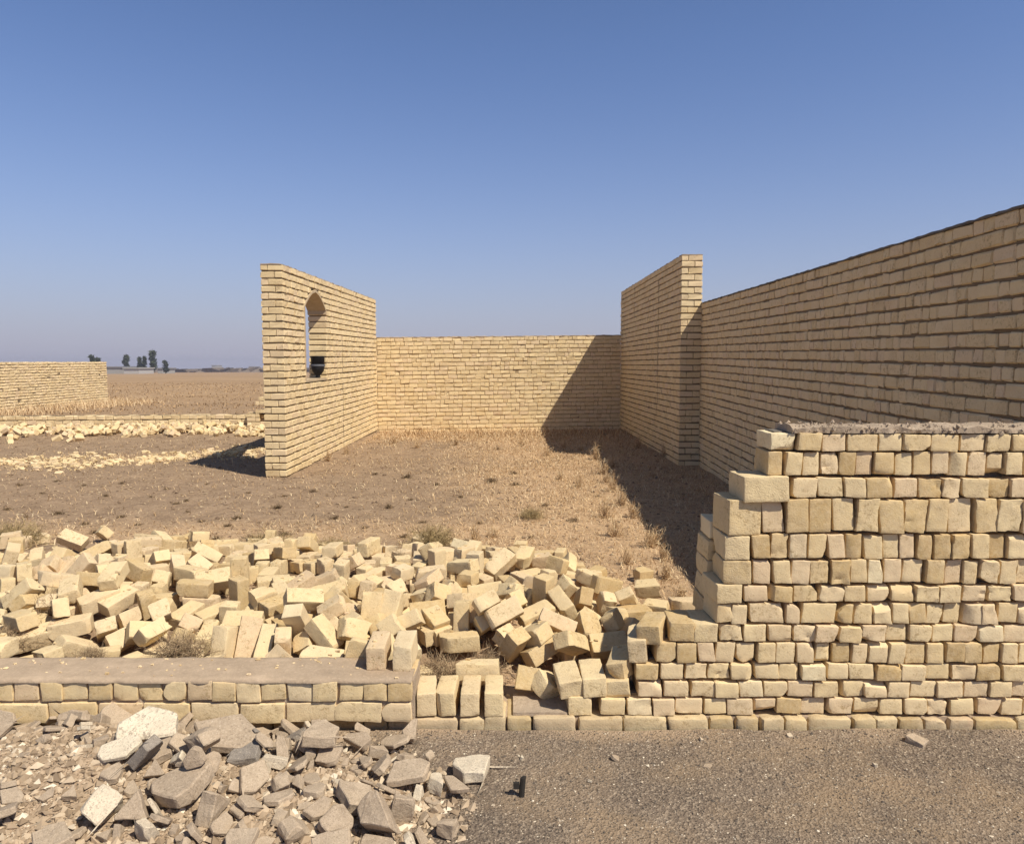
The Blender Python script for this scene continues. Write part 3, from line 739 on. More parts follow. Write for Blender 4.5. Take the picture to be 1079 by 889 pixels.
def brick_mat(name, use_obj, gain=1.0, fine=1.0, dust=0.35, spread=1.0):
    N = NT(name)
    if use_obj:
        r = N.n('ShaderNodeObjectInfo').outputs['Random']
    else:
        r = N.attr('rnd')
    vec = offset_coords(N, r, 13.0)
    rc = N.math('ADD', N.math('MULTIPLY', r, spread), 0.58 * (1 - spread))
    base = N.ramp(rc, [(p, tuple(x * gain for x in c)) for p, c in BRICK_RAMP])
    n1 = N.noise(9, 4, 0.65, vec)
    n2 = N.noise(55, 3, 0.7, vec)
    c = N.mix(N.math('MULTIPLY', N.ramp(n1, [(0.42, 0.0), (0.68, 1.0)]), dust), base, tuple(x * gain for x in (0.56, 0.43, 0.27)))
    c = N.mix(N.math('MULTIPLY', N.ramp(n2, [(0.35, 0.0), (0.75, 1.0)]), 0.30), c, tuple(x * gain for x in (0.80, 0.69, 0.45)))
    wv = N.n('ShaderNodeVectorMath')
    wv.operation = 'ADD'
    N.l(vec, wv.inputs[0])
    nzc = N.n('ShaderNodeTexNoise')
    nzc.inputs['Scale'].default_value = 35
    N.l(vec, nzc.inputs['Vector'])
    sc_v = N.n('ShaderNodeVectorMath')
    sc_v.operation = 'SCALE'
    sc_v.inputs['Scale'].default_value = 0.03
    N.l(nzc.outputs['Color'], sc_v.inputs[0])
    N.l(sc_v.outputs[0], wv.inputs[1])
    pits = N.voro(130, 'F1', wv.outputs[0]).outputs['Distance']
    pm = N.ramp(N.math('MULTIPLY', pits, 1.0), [(0.12, 1.0), (0.30, 0.0)])
    pm2 = N.math('MULTIPLY', pm, N.ramp(n1, [(0.5, 0.0), (0.62, 0.8)]))
    c = N.mix(pm2, c, tuple(x * gain for x in (0.36, 0.25, 0.125)))
    gr = N.noise(48, 5, 0.8, vec)
    gm_ = N.math('MULTIPLY', N.ramp(gr, [(0.52, 0.0), (0.62, 1.0)]), N.ramp(N.noise(6.5, 3, 0.6, vec), [(0.47, 0.0), (0.60, 0.75)]))
    c = N.mix(gm_, c, tuple(x * gain for x in (0.34, 0.235, 0.115)))
    n3 = N.noise(3.2, 2, 0.5, vec)
    c = N.mix(N.math('MULTIPLY', N.ramp(n3, [(0.55, 0.0), (0.72, 1.0)]), 0.30), c, tuple(x * gain for x in (0.50, 0.36, 0.20)))
    N.color(c)
    n4 = N.noise(170, 2, 0.7, vec)
    b = N.bump(n1, 0.003 * fine, 0.3)
    b = N.bump(n2, 0.0022 * fine, 0.6, b)
    b = N.bump(n4, 0.0008 * fine, 0.5, b)
    N.bump(pits, 0.0028 * fine, 0.30, b)
    return N.m


M_WALL = brick_mat('laid brick', False, 1.03, 1.0, 0.25, 0.62)
M_STACK = brick_mat('dry laid brick', False, 1.0, 0.8, 0.5)
M_LOOSE = brick_mat('loose brick', True, 0.93, 1.3, 0.55)


def mortar_mat(name, a, b, bumpd=0.006, sc=18):
    N = NT(name)
    n1 = N.noise(sc, 5, 0.7)
    n2 = N.noise(sc * 9, 2, 0.6)
    n0 = N.noise(1.7, 3, 0.6)
    c = N.ramp(n1, [(0.30, a), (0.70, b)])
    c = N.mix(N.math('MULTIPLY', N.ramp(n0, [(0.4, 0.0), (0.65, 1.0)]), 0.45), c, tuple(0.82 * x for x in a))
    c = N.mix(N.math('MULTIPLY', N.ramp(n2, [(0.5, 0.0), (0.75, 1.0)]), 0.35), c, tuple(1.25 * x for x in b))
    N.color(c)
    p = N.bump(n1, bumpd, 0.7)
    N.bump(n2, bumpd * 0.4, 0.8, p)
    return N.m


M_JOINT = mortar_mat('joint mortar', (0.17, 0.125, 0.075), (0.25, 0.19, 0.12))
M_JOINT_PALE = mortar_mat('pale joint mortar', (0.30, 0.22, 0.125), (0.42, 0.32, 0.19))
M_SCREED = mortar_mat('cement screed', (0.33, 0.252, 0.178), (0.47, 0.362, 0.258), 0.005, 9)
M_CAP = mortar_mat('rough mortar cap', (0.37, 0.285, 0.205), (0.54, 0.435, 0.325), 0.012, 38)
M_COPE = mortar_mat('dark coping mortar', (0.13, 0.115, 0.10), (0.22, 0.195, 0.165), 0.01, 25)
M_PLASTER = mortar_mat('pale plaster trim', (0.52, 0.45, 0.35), (0.62, 0.55, 0.44), 0.003, 20)
M_ARCH = mortar_mat('arch lining', (0.42, 0.32, 0.20), (0.54, 0.43, 0.29), 0.004, 20)
M_FOOT = brick_mat('dusty footing brick', False, 0.78, 1.1, 0.75)


def ground_mat():
    N = NT('dry yard soil')
    v = N.coord()
    big = N.noise(0.35, 4, 0.6)
    mid = N.noise(2.6, 5, 0.7)
    fin = N.noise(38, 4, 0.75)
    spk = N.noise(140, 2, 0.6)
    c = N.ramp(mid, [(0.30, (0.185, 0.125, 0.080)), (0.5, (0.270, 0.188, 0.120)), (0.72, (0.345, 0.245, 0.160))])
    # straw litter, thicker towards the shelter of the walls
    straw = N.ramp(N.math('ADD', N.math('ADD', N.math('MULTIPLY', big, 0.5), N.math('MULTIPLY', mid, 0.4)), N.math('MULTIPLY', N.attr('rnd'), 0.42)), [(0.52, 0.0), (0.86, 1.0)])
    c = N.mix(N.math('MULTIPLY', straw, 0.8), c, N.mix(N.ramp(fin, [(0.35, 0.0), (0.65, 1.0)]), (0.42, 0.265, 0.145), (0.66, 0.465, 0.275)))
    c = N.mix(N.math('MULTIPLY', N.ramp(fin, [(0.45, 0.0), (0.72, 1.0)]), 0.6), c, (0.48, 0.35, 0.225))
    m12 = N.noise(11, 4, 0.7)
    c = N.mix(N.math('MULTIPLY', N.ramp(m12, [(0.50, 0.0), (0.68, 1.0)]), 0.45), c, (0.185, 0.125, 0.08))
    c = N.mix(N.math('MULTIPLY', N.ramp(m12, [(0.30, 1.0), (0.42, 0.0)]), 0.40), c, (0.47, 0.355, 0.245))
    c = N.mix(N.math('MULTIPLY', N.ramp(spk, [(0.25, 1.0), (0.42, 0.0)]), 0.6), c, (0.15, 0.105, 0.07))
    # far plain, browner
    cam = N.n('ShaderNodeNewGeometry')
    ln = N.n('ShaderNodeVectorMath')
    ln.operation = 'LENGTH'
    N.l(cam.outputs['Position'], ln.inputs[0])
    far = N.ramp(N.math('DIVIDE', ln.outputs['Value'], 70.0), [(0.22, 0.0), (0.55, 1.0)])
    strip = N.noise(0.06, 6, 0.75)
    fc = N.ramp(strip, [(0.3, (0.27, 0.175, 0.095)), (0.5, (0.35, 0.232, 0.130)), (0.7, (0.42, 0.29, 0.17))])
    fc = N.mix(N.math('MULTIPLY', N.ramp(mid, [(0.38, 1.0), (0.5, 0.0)]), 0.45), fc, (0.20, 0.135, 0.08))
    c = N.mix(far, c, fc)
    N.color(c)
    b = N.bump(mid, 0.05, 0.5)
    b = N.bump(fin, 0.012, 0.8, b)
    N.bump(spk, 0.004, 0.7, b)
    return N.m


M_GROUND = ground_mat()


def gravel_mat():
    N = NT('grey gravel verge')
    big = N.noise(2.2, 4, 0.6)
    v1 = N.voro(110)
    v2 = N.voro(48)
    fin = N.noise(190, 3, 0.7)
    c = N.ramp(big, [(0.32, (0.130, 0.099, 0.073)), (0.55, (0.192, 0.146, 0.107)), (0.75, (0.27, 0.201, 0.140))])
    sp = N.n('ShaderNodeSeparateColor')
    N.l(v1.outputs['Color'], sp.inputs[0])
    stone = N.ramp(sp.outputs[0], [(0.0, (0.11, 0.085, 0.068)), (0.45, (0.225, 0.178, 0.138)), (0.8, (0.34, 0.27, 0.20)), (0.95, (0.55, 0.45, 0.34))])
    c = N.mix(0.42, c, stone)
    c = N.mix(N.math('MULTIPLY', N.ramp(fin, [(0.3, 1.0), (0.5, 0.0)]), 0.4), c, (0.10, 0.078, 0.06))
    # sandy stains against the footing
    st = N.noise(3.5, 3, 0.5)
    xyz = N.n('ShaderNodeSeparateXYZ')
    N.l(N.coord(), xyz.inputs[0])
    edge = N.ramp(N.math('ADD', xyz.outputs[1], N.math('MULTIPLY', st, 0.35)), [(0.0, 0.0), (1.0, 0.0)])
    sandy = N.math('MULTIPLY', N.ramp(N.math('ADD', N.math('MULTIPLY', st, 0.6), N.math('MULTIPLY', N.noise(1.1, 4, 0.65), 0.45)), [(0.48, 0.0), (0.62, 1.0)]), 0.6)
    c = N.mix(sandy, c, (0.30, 0.218, 0.140))
    c = N.mix(N.math('MULTIPLY', N.attr('rnd'), 0.85), c, N.ramp(fin, [(0.3, (0.31, 0.222, 0.145)), (0.7, (0.52, 0.395, 0.275))]))
    N.color(c)
    b = N.bump(v2.outputs['Distance'], 0.008, 0.5)
    b = N.bump(v1.outputs['Distance'], 0.006, 0.9, b)
    N.bump(fin, 0.003, 0.8, b)
    return N.m


M_GRAVEL = gravel_mat()


def rnd_mat(name, stops, nsc=20, amt=0.35, bumpd=0.004, use_obj=False, rough=0.95):
    N = NT(name)
    r = N.n('ShaderNodeObjectInfo').outputs['Random'] if use_obj else N.attr('rnd')
    c = N.ramp(r, stops)
    n1 = N.noise(nsc, 4, 0.7)
    c = N.mix(N.math('MULTIPLY', N.ramp(n1, [(0.35, 0.0), (0.7, 1.0)]), amt), c, N.mix(0.5, c, (0.06, 0.05, 0.04)))
    N.color(c)
    N.b.inputs['Roughness'].default_value = rough
    if bumpd:
        N.bump(n1, bumpd, 0.8)
    return N.m


M_PEBBLE = rnd_mat('loose pebbles', [(0, (0.09, 0.075, 0.062)), (0.4, (0.21, 0.168, 0.13)), (0.75, (0.31, 0.25, 0.185)), (0.9, (0.50, 0.41, 0.30)), (1, (0.74, 0.66, 0.52))])
M_CRUMB = rnd_mat('mortar crumbs', [(0, (0.26, 0.19, 0.125)), (0.6, (0.44, 0.335, 0.23)), (0.9, (0.56, 0.45, 0.32)), (1, (0.74, 0.66, 0.52))])
M_CLOD = rnd_mat('soil clods', [(0, (0.17, 0.115, 0.075)), (0.5, (0.28, 0.20, 0.135)), (0.85, (0.37, 0.275, 0.185)), (1, (0.55, 0.43, 0.27))])
M_STRAW = rnd_mat('dry grass', [(0, (0.26, 0.165, 0.085)), (0.4, (0.47, 0.315, 0.17)), (0.75, (0.62, 0.45, 0.26)), (1, (0.74, 0.60, 0.39))], 3, 0.1, 0)
M_TWIG = rnd_mat('dry twigs', [(0, (0.13, 0.085, 0.05)), (0.5, (0.27, 0.185, 0.11)), (1, (0.48, 0.36, 0.22))], 5, 0.1, 0)
M_TUFT = rnd_mat('withered weed', [(0, (0.05, 0.034, 0.02)), (0.5, (0.12, 0.08, 0.045)), (1, (0.27, 0.185, 0.10))], 5, 0.1, 0)
M_GREENISH = rnd_mat('olive weed', [(0, (0.15, 0.11, 0.055)), (0.5, (0.34, 0.25, 0.125)), (1, (0.52, 0.40, 0.21))], 5, 0.1, 0)
M_LEAF = rnd_mat('far foliage', [(0, (0.025, 0.035, 0.018)), (1, (0.07, 0.085, 0.045))], 1, 0.1, 0)
M_BARK = rnd_mat('far bark', [(0, (0.10, 0.08, 0.06)), (1, (0.16, 0.13, 0.10))], 4, 0.3, 0)


def lump_mat(name, a, b, spots=None):
    N = NT(name)
    r = N.n('ShaderNodeObjectInfo').outputs['Random']
    vec = offset_coords(N, r, 17.0)
    n1 = N.noise(3.0, 5, 0.7, vec)
    n2 = N.noise(16, 4, 0.75, vec)
    c = N.ramp(n1, [(0.3, a), (0.7, b)])
    c = N.mix(N.math('MULTIPLY', r, 0.55), c, (0.44, 0.345, 0.245))
    agg = N.noise(34, 2, 0.8, vec)
    c = N.mix(N.math('MULTIPLY', N.ramp(agg, [(0.56, 0.0), (0.66, 1.0)]), 0.55), c, tuple(0.45 * x for x in a))
    c = N.mix(N.math('MULTIPLY', N.ramp(agg, [(0.34, 1.0), (0.42, 0.0)]), 0.45), c, (0.62, 0.53, 0.41))
    c = N.mix(N.math('MULTIPLY', N.ramp(n2, [(0.5, 0.0), (0.8, 1.0)]), 0.35), c, tuple(min(0.8, 1.35 * x) for x in b))
    if spots:
        vr = N.noise(21, 3, 0.75, vec)
        k = N.math('MULTIPLY', N.ramp(vr, [(0.54, 0.0), (0.60, 1.0)]), N.ramp(n1, [(0.38, 0.0), (0.55, 0.85)]))
        c = N.mix(k, c, spots)
    N.color(c)
    p = N.bump(n1, 0.006, 0.6)
    N.bump(n2, 0.003, 0.8, p)
    return N.m


M_LUMP = [lump_mat('grey concrete', (0.27, 0.208, 0.150), (0.44, 0.348, 0.255)),
          lump_mat('tan concrete', (0.31, 0.242, 0.175), (0.47, 0.375, 0.275)),
          lump_mat('whitish mortar', (0.55, 0.47, 0.355), (0.70, 0.61, 0.47), (0.30, 0.245, 0.19)),
          lump_mat('blue grey stone', (0.19, 0.165, 0.14), (0.29, 0.255, 0.22))]


def plain(name, c, rough=0.6, nsc=12, amt=0.25):
    N = NT(name)
    n = N.noise(nsc, 3, 0.6)
    N.color(N.mix(N.math('MULTIPLY', n, amt), c, tuple(min(0.85, x * 1.6 + 0.03) for x in c)))
    N.b.inputs['Roughness'].default_value = rough
    return N.m

# ------------------------------------------------------------------ ground and gravel
def axis_pts(dense0, dense1, step, far0, far1, grow=1.16):
    a = list(np.arange(dense0, dense1 + 1e-6, step))
    s = step
    while a[-1] < far1:
        s *= grow
        a.append(a[-1] + s)
    s = step
    while a[0] > far0:
        s *= grow
        a.insert(0, a[0] - s)
    return np.array(a)


def sheet(name, xs, ys, fn, mat, mask):
    X, Y = np.meshgrid(xs, ys)
    Z = fn(X, Y)
    n = len(xs)
    V = np.stack([X.ravel(), Y.ravel(), Z.ravel()], 1)
    j, i = np.meshgrid(np.arange(len(ys) - 1), np.arange(n - 1), indexing='ij')
    a = (j * n + i).ravel()
    Q = np.stack([a, a + 1, a + n + 1, a + n], 1).tolist()
    o = MB().add(V, Q, mask(V[:, 0], V[:, 1])).obj(name, mat, smooth=True)
    return tag(o, kind='structure')


def straw_mask(x, y):
    """where dry straw has gathered: right half of the yard, foot of the back wall, along the heap"""
    ins = ((x > -3.1) & (y < 18)).astype(float)
    m = ins * (0.9 * sstep(-1.6, 0.8, x + 0.25 * (y - 8) * 0.3) + 0.9 * sstep(14.2, 16.4, y))
    m = m + 0.7 * np.exp(-((y - 6.9) / 0.5) ** 2) * (np.abs(x) < 8)
    m = m + 0.8 * np.exp(-((y - 16.9) / 0.5) ** 2) * (x < -5) * (x > -20) + 0.9 * np.exp(-((x + 15.8) / 0.9) ** 2) * (y > 15) * (y < 33)
    m = m + 0.5 * np.exp(-((y - (11.4 + 0.48 * (x + 9))) / 0.6) ** 2) * (x < -4) * (x > -10)
    return np.clip(m, 0, 1)


def debris_mask(x, y):
    return np.clip(sstep(-0.1, 0.3, poly_dist(x, y, DEBRIS)) + 0.8 * sstep(3.12, 3.22, y) * np.clip(0.4 + vnoise(np.stack([x, y], 1), 3, 15), 0, 1), 0, 1)


tag(sheet('ground', axis_pts(-7.0, 3.6, 0.05, -1250, 1250), axis_pts(3.2, 13.0, 0.05, -200, 1500), ground_z, M_GROUND, straw_mask), label='dry brown yard soil')
tag(sheet('gravel_verge', axis_pts(-2.6, 2.6, 0.025, -60, 60), np.concatenate([axis_pts(2.1, 3.20, 0.025, -30, 3.19)[:-1], [3.243]]), gravel_z, M_GRAVEL, debris_mask), label='grey gravel along the wall foot')


# ------------------------------------------------------------------ brick walls
def split_len(u0, u1, rng, first, p_half=0.45, gap=0.004, sizes=(0.104, 0.208)):
    out = []
    u = u0
    if first:
        w = first
        out.append((u, min(u1, u + w - gap)))
        u += w
    while u < u1 - 0.03:
        w = (sizes[0] if rng.random() < p_half else sizes[1]) * rng.uniform(0.96, 1.05)
        e = u + w
        if u1 - e < 0.06:
            e = u1
        out.append((u, e - gap))
        u = e
    return out


def brick_wall(L, Hh, n, T, seed, p_half=0.4, joint=0.017, seams=(), opening=None, ends=(True, False), jit=0.0022, ch=0.005, proud=0.003, shear=0.0, gap=0.004, missing=0.0, end_short=0.0):
    """wall in its own frame: u along x from 0..L, thickness on y 0..T (face looked at: y=0), z up.
    returns (bricks MB, mortar MB)"""
    rng = np.random.default_rng(seed)
    B, Mo = MB(), MB()
    C, Q, R = [], [], []
    pitch = Hh / n
    for c in range(n):
        z0, z1 = c * pitch, (c + 1) * pitch
        zc = (z0 + z1) / 2
        ivals = [(0.0, L)]
        if opening:
            iv = opening(z0 + joint, z1)
            if iv:
                ivals = [(0.0, iv[0]), (iv[1], L)]
        wob = rng.normal(0, 0.0012)
        segs = []
        for a, b in ivals:
            cuts = [a] + [s[0] for s in seams if a < s[0] < b and s[1] <= zc <= s[2]] + [b]
            for q in range(len(cuts) - 1):
                segs.append((cuts[q] + (0.030 if q > 0 else 0), cuts[q + 1] - (0.030 if q < len(cuts) - 2 else 0)))
        for (a, b) in segs:
            u0, u1 = a, b
            if a == 0.0 and ends[0] and T > 0.28:
                w = 0.104 if c % 2 else 0.208
                t = 0.205 if c % 2 else 0.103
                for (t0, t1) in ((0, t), (t + 0.004, T)):
                    C.append(((a + w / 2), (t0 + t1) / 2, z0 + (pitch + joint) / 2 + wob))
                    Q.append((w / 2 - 0.003, (t1 - t0) / 2 - 0.001, (pitch - joint) / 2))
                u0 = a + w + 0.004
            for (p, q) in split_len(u0, u1, rng, 0.104 if (c % 2 and u0 == a) else 0.0, p_half, gap):
                if missing and rng.random() < missing:
                    continue
                dy = float(np.clip(rng.normal(0, proud), -1.4 * proud, 1.4 * proud))
                dy = max(dy, -0.006)
                hz = (pitch - joint) / 2 + rng.normal(0, 0.0012)
                C.append(((p + q) / 2, T / 2 + dy, z0 + (pitch + joint) / 2 + wob + rng.normal(0, 0.001)))
                Q.append(((q - p) / 2, T / 2 - 0.001, hz))
        for (a, b) in ivals:
            ins = 0.014
            Mo.box(((a + b) / 2, T / 2, zc), ((b - a) / 2 - 0.012, T / 2 - ins, pitch / 2 - 0.0005 * (c % 2)))
    C, Q = np.array(C), np.array(Q)
    chamfer_bricks(B, C, Q, rng, ch, jit)
    return B, Mo


def wall_xf(p0, p1, sgn, z0=0.0, shear=0.0):
    """map the wall frame onto the world: x from p0 to p1, y (thickness) to the left (sgn=1) or right (-1) of that line"""
    d = np.array([p1[0] - p0[0], p1[1] - p0[1]], float)
    d /= np.linalg.norm(d)
    nrm = np.array([-d[1], d[0]]) * sgn

    def xf(v):
        o = np.empty_like(v)
        o[:, 0] = p0[0] + v[:, 0] * d[0] + v[:, 1] * nrm[0]
        o[:, 1] = p0[1] + v[:, 0] * d[1] + v[:, 1] * nrm[1]
        o[:, 2] = z0 + v[:, 2] + v[:, 0] * shear
        return o
    return xf, sgn < 0


def place_wall(root, B, Mo, p0, p1, sgn, z0, shear, extra=(), bname='brickwork', mat=None, jmat=None):
    xf, flip = wall_xf(p0, p1, sgn, z0, shear)
    base = np.array([p0[0], p0[1], z0])
    root.location = base
    for nm, mb, mt in [(bname, B, mat or M_WALL), ('mortar', Mo, jmat or M_JOINT)] + list(extra):
        if mb.n == 0:
            continue
        if flip:
            mb.f = [f[::-1] for f in mb.f]
        mb.obj(nm, mt, root, xf=lambda v: xf(v) - base)


def ribbon(L, y0, y1, z, th, seed, amp=0.006, step=0.06, x0=0.0):
    """an uneven strip of mortar lying along a wall top"""
    rng = np.random.default_rng(seed)
    mb = MB()
    n = max(2, int((L - x0) / step))
    us = np.linspace(x0, L, n + 1)
    sec = []
    m = 6
    for u in us:
        ring = []
        for k in range(m + 1):
            t = k / m
            y = y0 + (y1 - y0) * t + (rng.normal(0, amp) if k in (0, m) else 0)
            ring.append((u, y, z + th * (0.75 if k in (0, m) else 1) + rng.normal(0, amp)))
        ring.append((u, y1 + rng.normal(0, amp * 0.6), z))
        ring.append((u, y0 + rng.normal(0, amp * 0.6), z))
        sec.append(ring)
    k = m + 3
    V = np.array(sec).reshape(-1, 3)
    fs = []
    for i in range(n):
        for j in range(k):
            a, b = i * k + j, i * k + (j + 1) % k
            fs.append((a, a + k, b + k, b))
    fs.append(tuple(range(k)))
    fs.append(tuple(range(n * k, n * k + k))[::-1])
    return mb.add(V, [f[::-1] for f in fs])


# --- left wall with the pointed opening
LW0, LW1 = (-3.24, 10.561), (-3.150, 17.30)
LL = math.hypot(LW1[0] - LW0[0], LW1[1] - LW0[1])
OP = (1.06, 2.31, 1.36, 2.52, 2.80)      # u0, u1, sill, spring, apex


def arch(za, zb):
    if zb <= OP[2] + 0.02 or za >= OP[4]:
        return None
    if za < OP[3]:
        return OP[0], OP[1]
    k = (za - OP[3]) / (OP[4] - OP[3])
    m = (OP[0] + OP[1]) / 2
    h = (OP[1] - OP[0]) / 2 * (1 - k) ** 0.58
    return m - h, m + h


B, Mo = brick_wall(LL, 3.03, 30, 0.31, 21, 0.30, 0.021, jit=0.0032, ch=0.006, seams=((3.48, 0, 4), (4.72, 1.9, 4), (2.62, 2.0, 2.9)), opening=arch, shear=0.0)
lw = thing('brick_wall', 'tall yellow brick wall with pointed arch opening', 'wall')
tr = MB()


def arch_pts(off, n=7):
    m = (OP[0] + OP[1]) / 2
    h = (OP[1] - OP[0]) / 2 + off
    pts = [(m - h, OP[2] + 0.02), (m - h, OP[3])]
    for k in range(1, 2 * n):
        t = k / n
        if t <= 1:
            pts.append((m - h * (1 - t) ** 0.6, OP[3] + (OP[4] + off - OP[3]) * t))
        else:
            pts.append((m + h * (t - 1) ** 0.6, OP[3] + (OP[4] + off - OP[3]) * (2 - t)))
    pts.append((m + h, OP[3]))
    pts.append((m + h, OP[3] - 0.06))
    return pts


ai, ao = arch_pts(-0.015), arch_pts(0.028)
V, fs = [], []
for (ui, zi), (uo, zo) in zip(ai, ao):
    V += [(ui, -0.005, zi), (uo, -0.005, zo), (uo, 0.315, zo), (ui, 0.315, zi)]
for k in range(len(ai) - 1):
    a = 4 * k
    for q in range(4):
        fs.append((a + q, a + (q + 1) % 4, a + 4 + (q + 1) % 4, a + 4 + q))
fs += [(3, 2, 1, 0), tuple(4 * (len(ai) - 1) + q for q in range(4))]
tr.add(V, [f[::-1] for f in fs])
sill = MB().box(((OP[0] + OP[1]) / 2, 0.155, OP[2] - 0.008), ((OP[1] - OP[0]) / 2 - 0.002, 0.150, 0.018))
place_wall(lw, B, Mo, LW0, LW1, 1, -0.02, 0.0125, [('arch_trim', tr, M_ARCH), ('sill', sill, M_ARCH), ('coping', ribbon(LL, 0.004, 0.306, 3.028, 0.016, 5, 0.004), M_SCREED)])

# --- back wall
BW0, BW1 = (-3.46, 17.30), (2.60, 17.72)
BL = math.hypot(BW1[0] - BW0[0], BW1[1] - BW0[1])
B, Mo = brick_wall(BL, 2.25, 23, 0.22, 31, 0.35, 0.016, jit=0.0035, proud=0.005, ch=0.007, missing=0.001, ends=(False, False))
bw = thing('brick_wall', 'lower brick wall closing the back of the yard', 'wall')
place_wall(bw, B, Mo, BW0, BW1, 1, -0.03, 0.0125, [('coping', ribbon(BL, 0.0, 0.22, 2.248, 0.02, 6, 0.005), M_SCREED)], jmat=M_JOINT_PALE)

# --- tall pillar wall on the right
TW0, TW1 = (2.665, 11.776), (2.592, 17.80)
TL = math.hypot(TW1[0] - TW0[0], TW1[1] - TW0[1])
B, Mo = brick_wall(TL, 3.36, 33, 0.335, 41, 0.35, 0.021, jit=0.003, seams=((1.72, 0.95, 3.2), (4.2, 2.6, 4)))
tw = thing('brick_wall', 'tallest brick wall section with narrow end facing the yard, in shade', 'wall')
place_wall(tw, B, Mo, TW0, TW1, -1, -0.04, 0.0, [('coping', ribbon(TL, 0.004, 0.33, 3.358, 0.015, 7, 0.004), M_SCREED)])

# --- long right wall running toward the camera
RW0, RW1 = (3.004, 12.1), (2.755, 3.50)
RL = math.hypot(RW1[0] - RW0[0], RW1[1] - RW0[1])
B, Mo = brick_wall(RL, 2.60, 27, 0.22, 51, 0.62, 0.016, jit=0.0026, proud=0.003, ch=0.008, gap=0.005)
rw = thing('brick_wall', 'long shaded brick wall along the right side with dark coping', 'wall')
place_wall(rw, B, Mo, RW0, RW1, 1, -0.03, -0.0145, [('coping', ribbon(RL, -0.010, 0.230, 2.597, 0.020, 8, 0.0025), M_COPE)])

# --- far plot wall at the left
FW0, FW1 = (-16.40, 16.0), (-16.86, 30.9)
FL = math.hypot(FW1[0] - FW0[0], FW1[1] - FW0[1])
B, Mo = brick_wall(FL, 1.66, 17, 0.22, 61, 0.4, 0.02, jit=0.005, proud=0.006, ch=0.01, gap=0.008, missing=0.001, ends=(False, False))
fw = thing('brick_wall', 'far pale brick wall standing in the open plain at left', 'wall')
place_wall(fw, B, Mo, FW0, FW1, 1, -0.02, 0.006)

# --- far low footing wall with its brick stub
lwl = thing('low_wall', 'far low brick footing behind the rubble row', 'low wall', (-9.0, 17.75, 0))
B, Mo = brick_wall(12.6, 0.34, 3, 0.3, 71, 0.5, 0.02, jit=0.005, ch=0.01, ends=(False, False))
place_wall(lwl, B, Mo, (-18.2, 17.45), (-5.62, 18.1), 1, 0.0, 0.004)
stb = thing('brick_stub', 'short stepped brick stub with square hole beside the tall arched wall', 'wall stub')
def hole(za, zb):
    return (0.30, 0.46) if 0.22 < (za + zb) / 2 < 0.42 else None
B, Mo = brick_wall(0.95, 0.80, 8, 0.3, 73, 0.5, 0.018, opening=hole, ends=(False, False))
keep_c = []
place_wall(stb, B, Mo, (-6.43, 17.9), (-5.48, 17.95), 1, 0.02, 0.0)
# the left part of the stub is broken down to a low step
for ch_ in stb.children:
    bm = bmesh.new()
    bm.from_mesh(ch_.data)
    kill = [v for v in bm.verts if v.co.x < 0.215 and v.co.z > 0.47]
    bmesh.ops.delete(bm, geom=kill, context='VERTS')
    bm.to_mesh(ch_.data)
    bm.free()
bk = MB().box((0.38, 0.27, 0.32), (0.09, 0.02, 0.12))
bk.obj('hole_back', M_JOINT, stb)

# ------------------------------------------------------------------ front: footing, low wall, stepped wall
rngF = np.random.default_rng(77)
ft = thing('brick_footing', 'dusty brick footing course flush with the gravel', 'footing', (0, 3.36, 0))
fb = MB()
X = -4.6
while X < 4.1:
    w = rngF.uniform(0.100, 0.118) if rngF.random() < 0.7 else rngF.uniform(0.19, 0.215)
    v, f = worn_brick((w - 0.008, 0.21, 0.092), rngF, 2, 0.003, 0.010, res=0.022)
    v[:, 0] += X + w / 2
    v[:, 1] += 3.364 + rngF.normal(0, 0.004) - 3.36
    v[:, 2] += -0.052 + rngF.normal(0, 0.003)
    fb.add(v, f, rngF.random())
    X += w
fb.obj('brickwork', M_FOOT, ft, 32)
MB().box((0.13, 0.03, -0.0245), (0.125, 0.10, 0.034)).obj('mortar_bed', M_CAP, ft)
MB().box((-0.25, 0.095, -0.06), (4.35, 0.165, 0.050)).obj('mortar', M_SCREED, ft)

lowt = thing('low_wall', 'low two-course brick wall with flat cement top', 'low wall', (-1.5, PL_Y0, 0))
lb = MB()
base = np.array([-1.5, PL_Y0, 0])
for (z0, z1, wd, stag) in ((0.004, 0.091, 0.212, 0.07), (0.103, 0.190, 0.1125, 0.0)):
    X = PL_XR - 0.004
    first = True
    while X > -4.6:
        w = wd * rngF.uniform(0.95, 1.05)
        if first and wd > 0.2:
            w = 0.14
        first = False
        dp = 0.252
        v, f = worn_brick((w - 0.007, dp, (z1 - z0)), rngF, int(rngF.integers(0, 4)), 0.0018, 0.0028, res=0.024, pit=0.005 if rngF.random() < 0.15 else 0)
        v += np.array([X - w / 2, PL_Y0 + dp / 2 + rngF.normal(0, 0.003), (z0 + z1) / 2 + rngF.normal(0, 0.001)]) - base
        lb.add(v, f, rngF.random())
        X -= w
lb.obj('brickwork', M_STACK, lowt, 24)
mo = MB().box((-1.03, 0.128, 0.098), (2.09, 0.112, 0.093))
mo.obj('mortar', M_CAP, lowt)
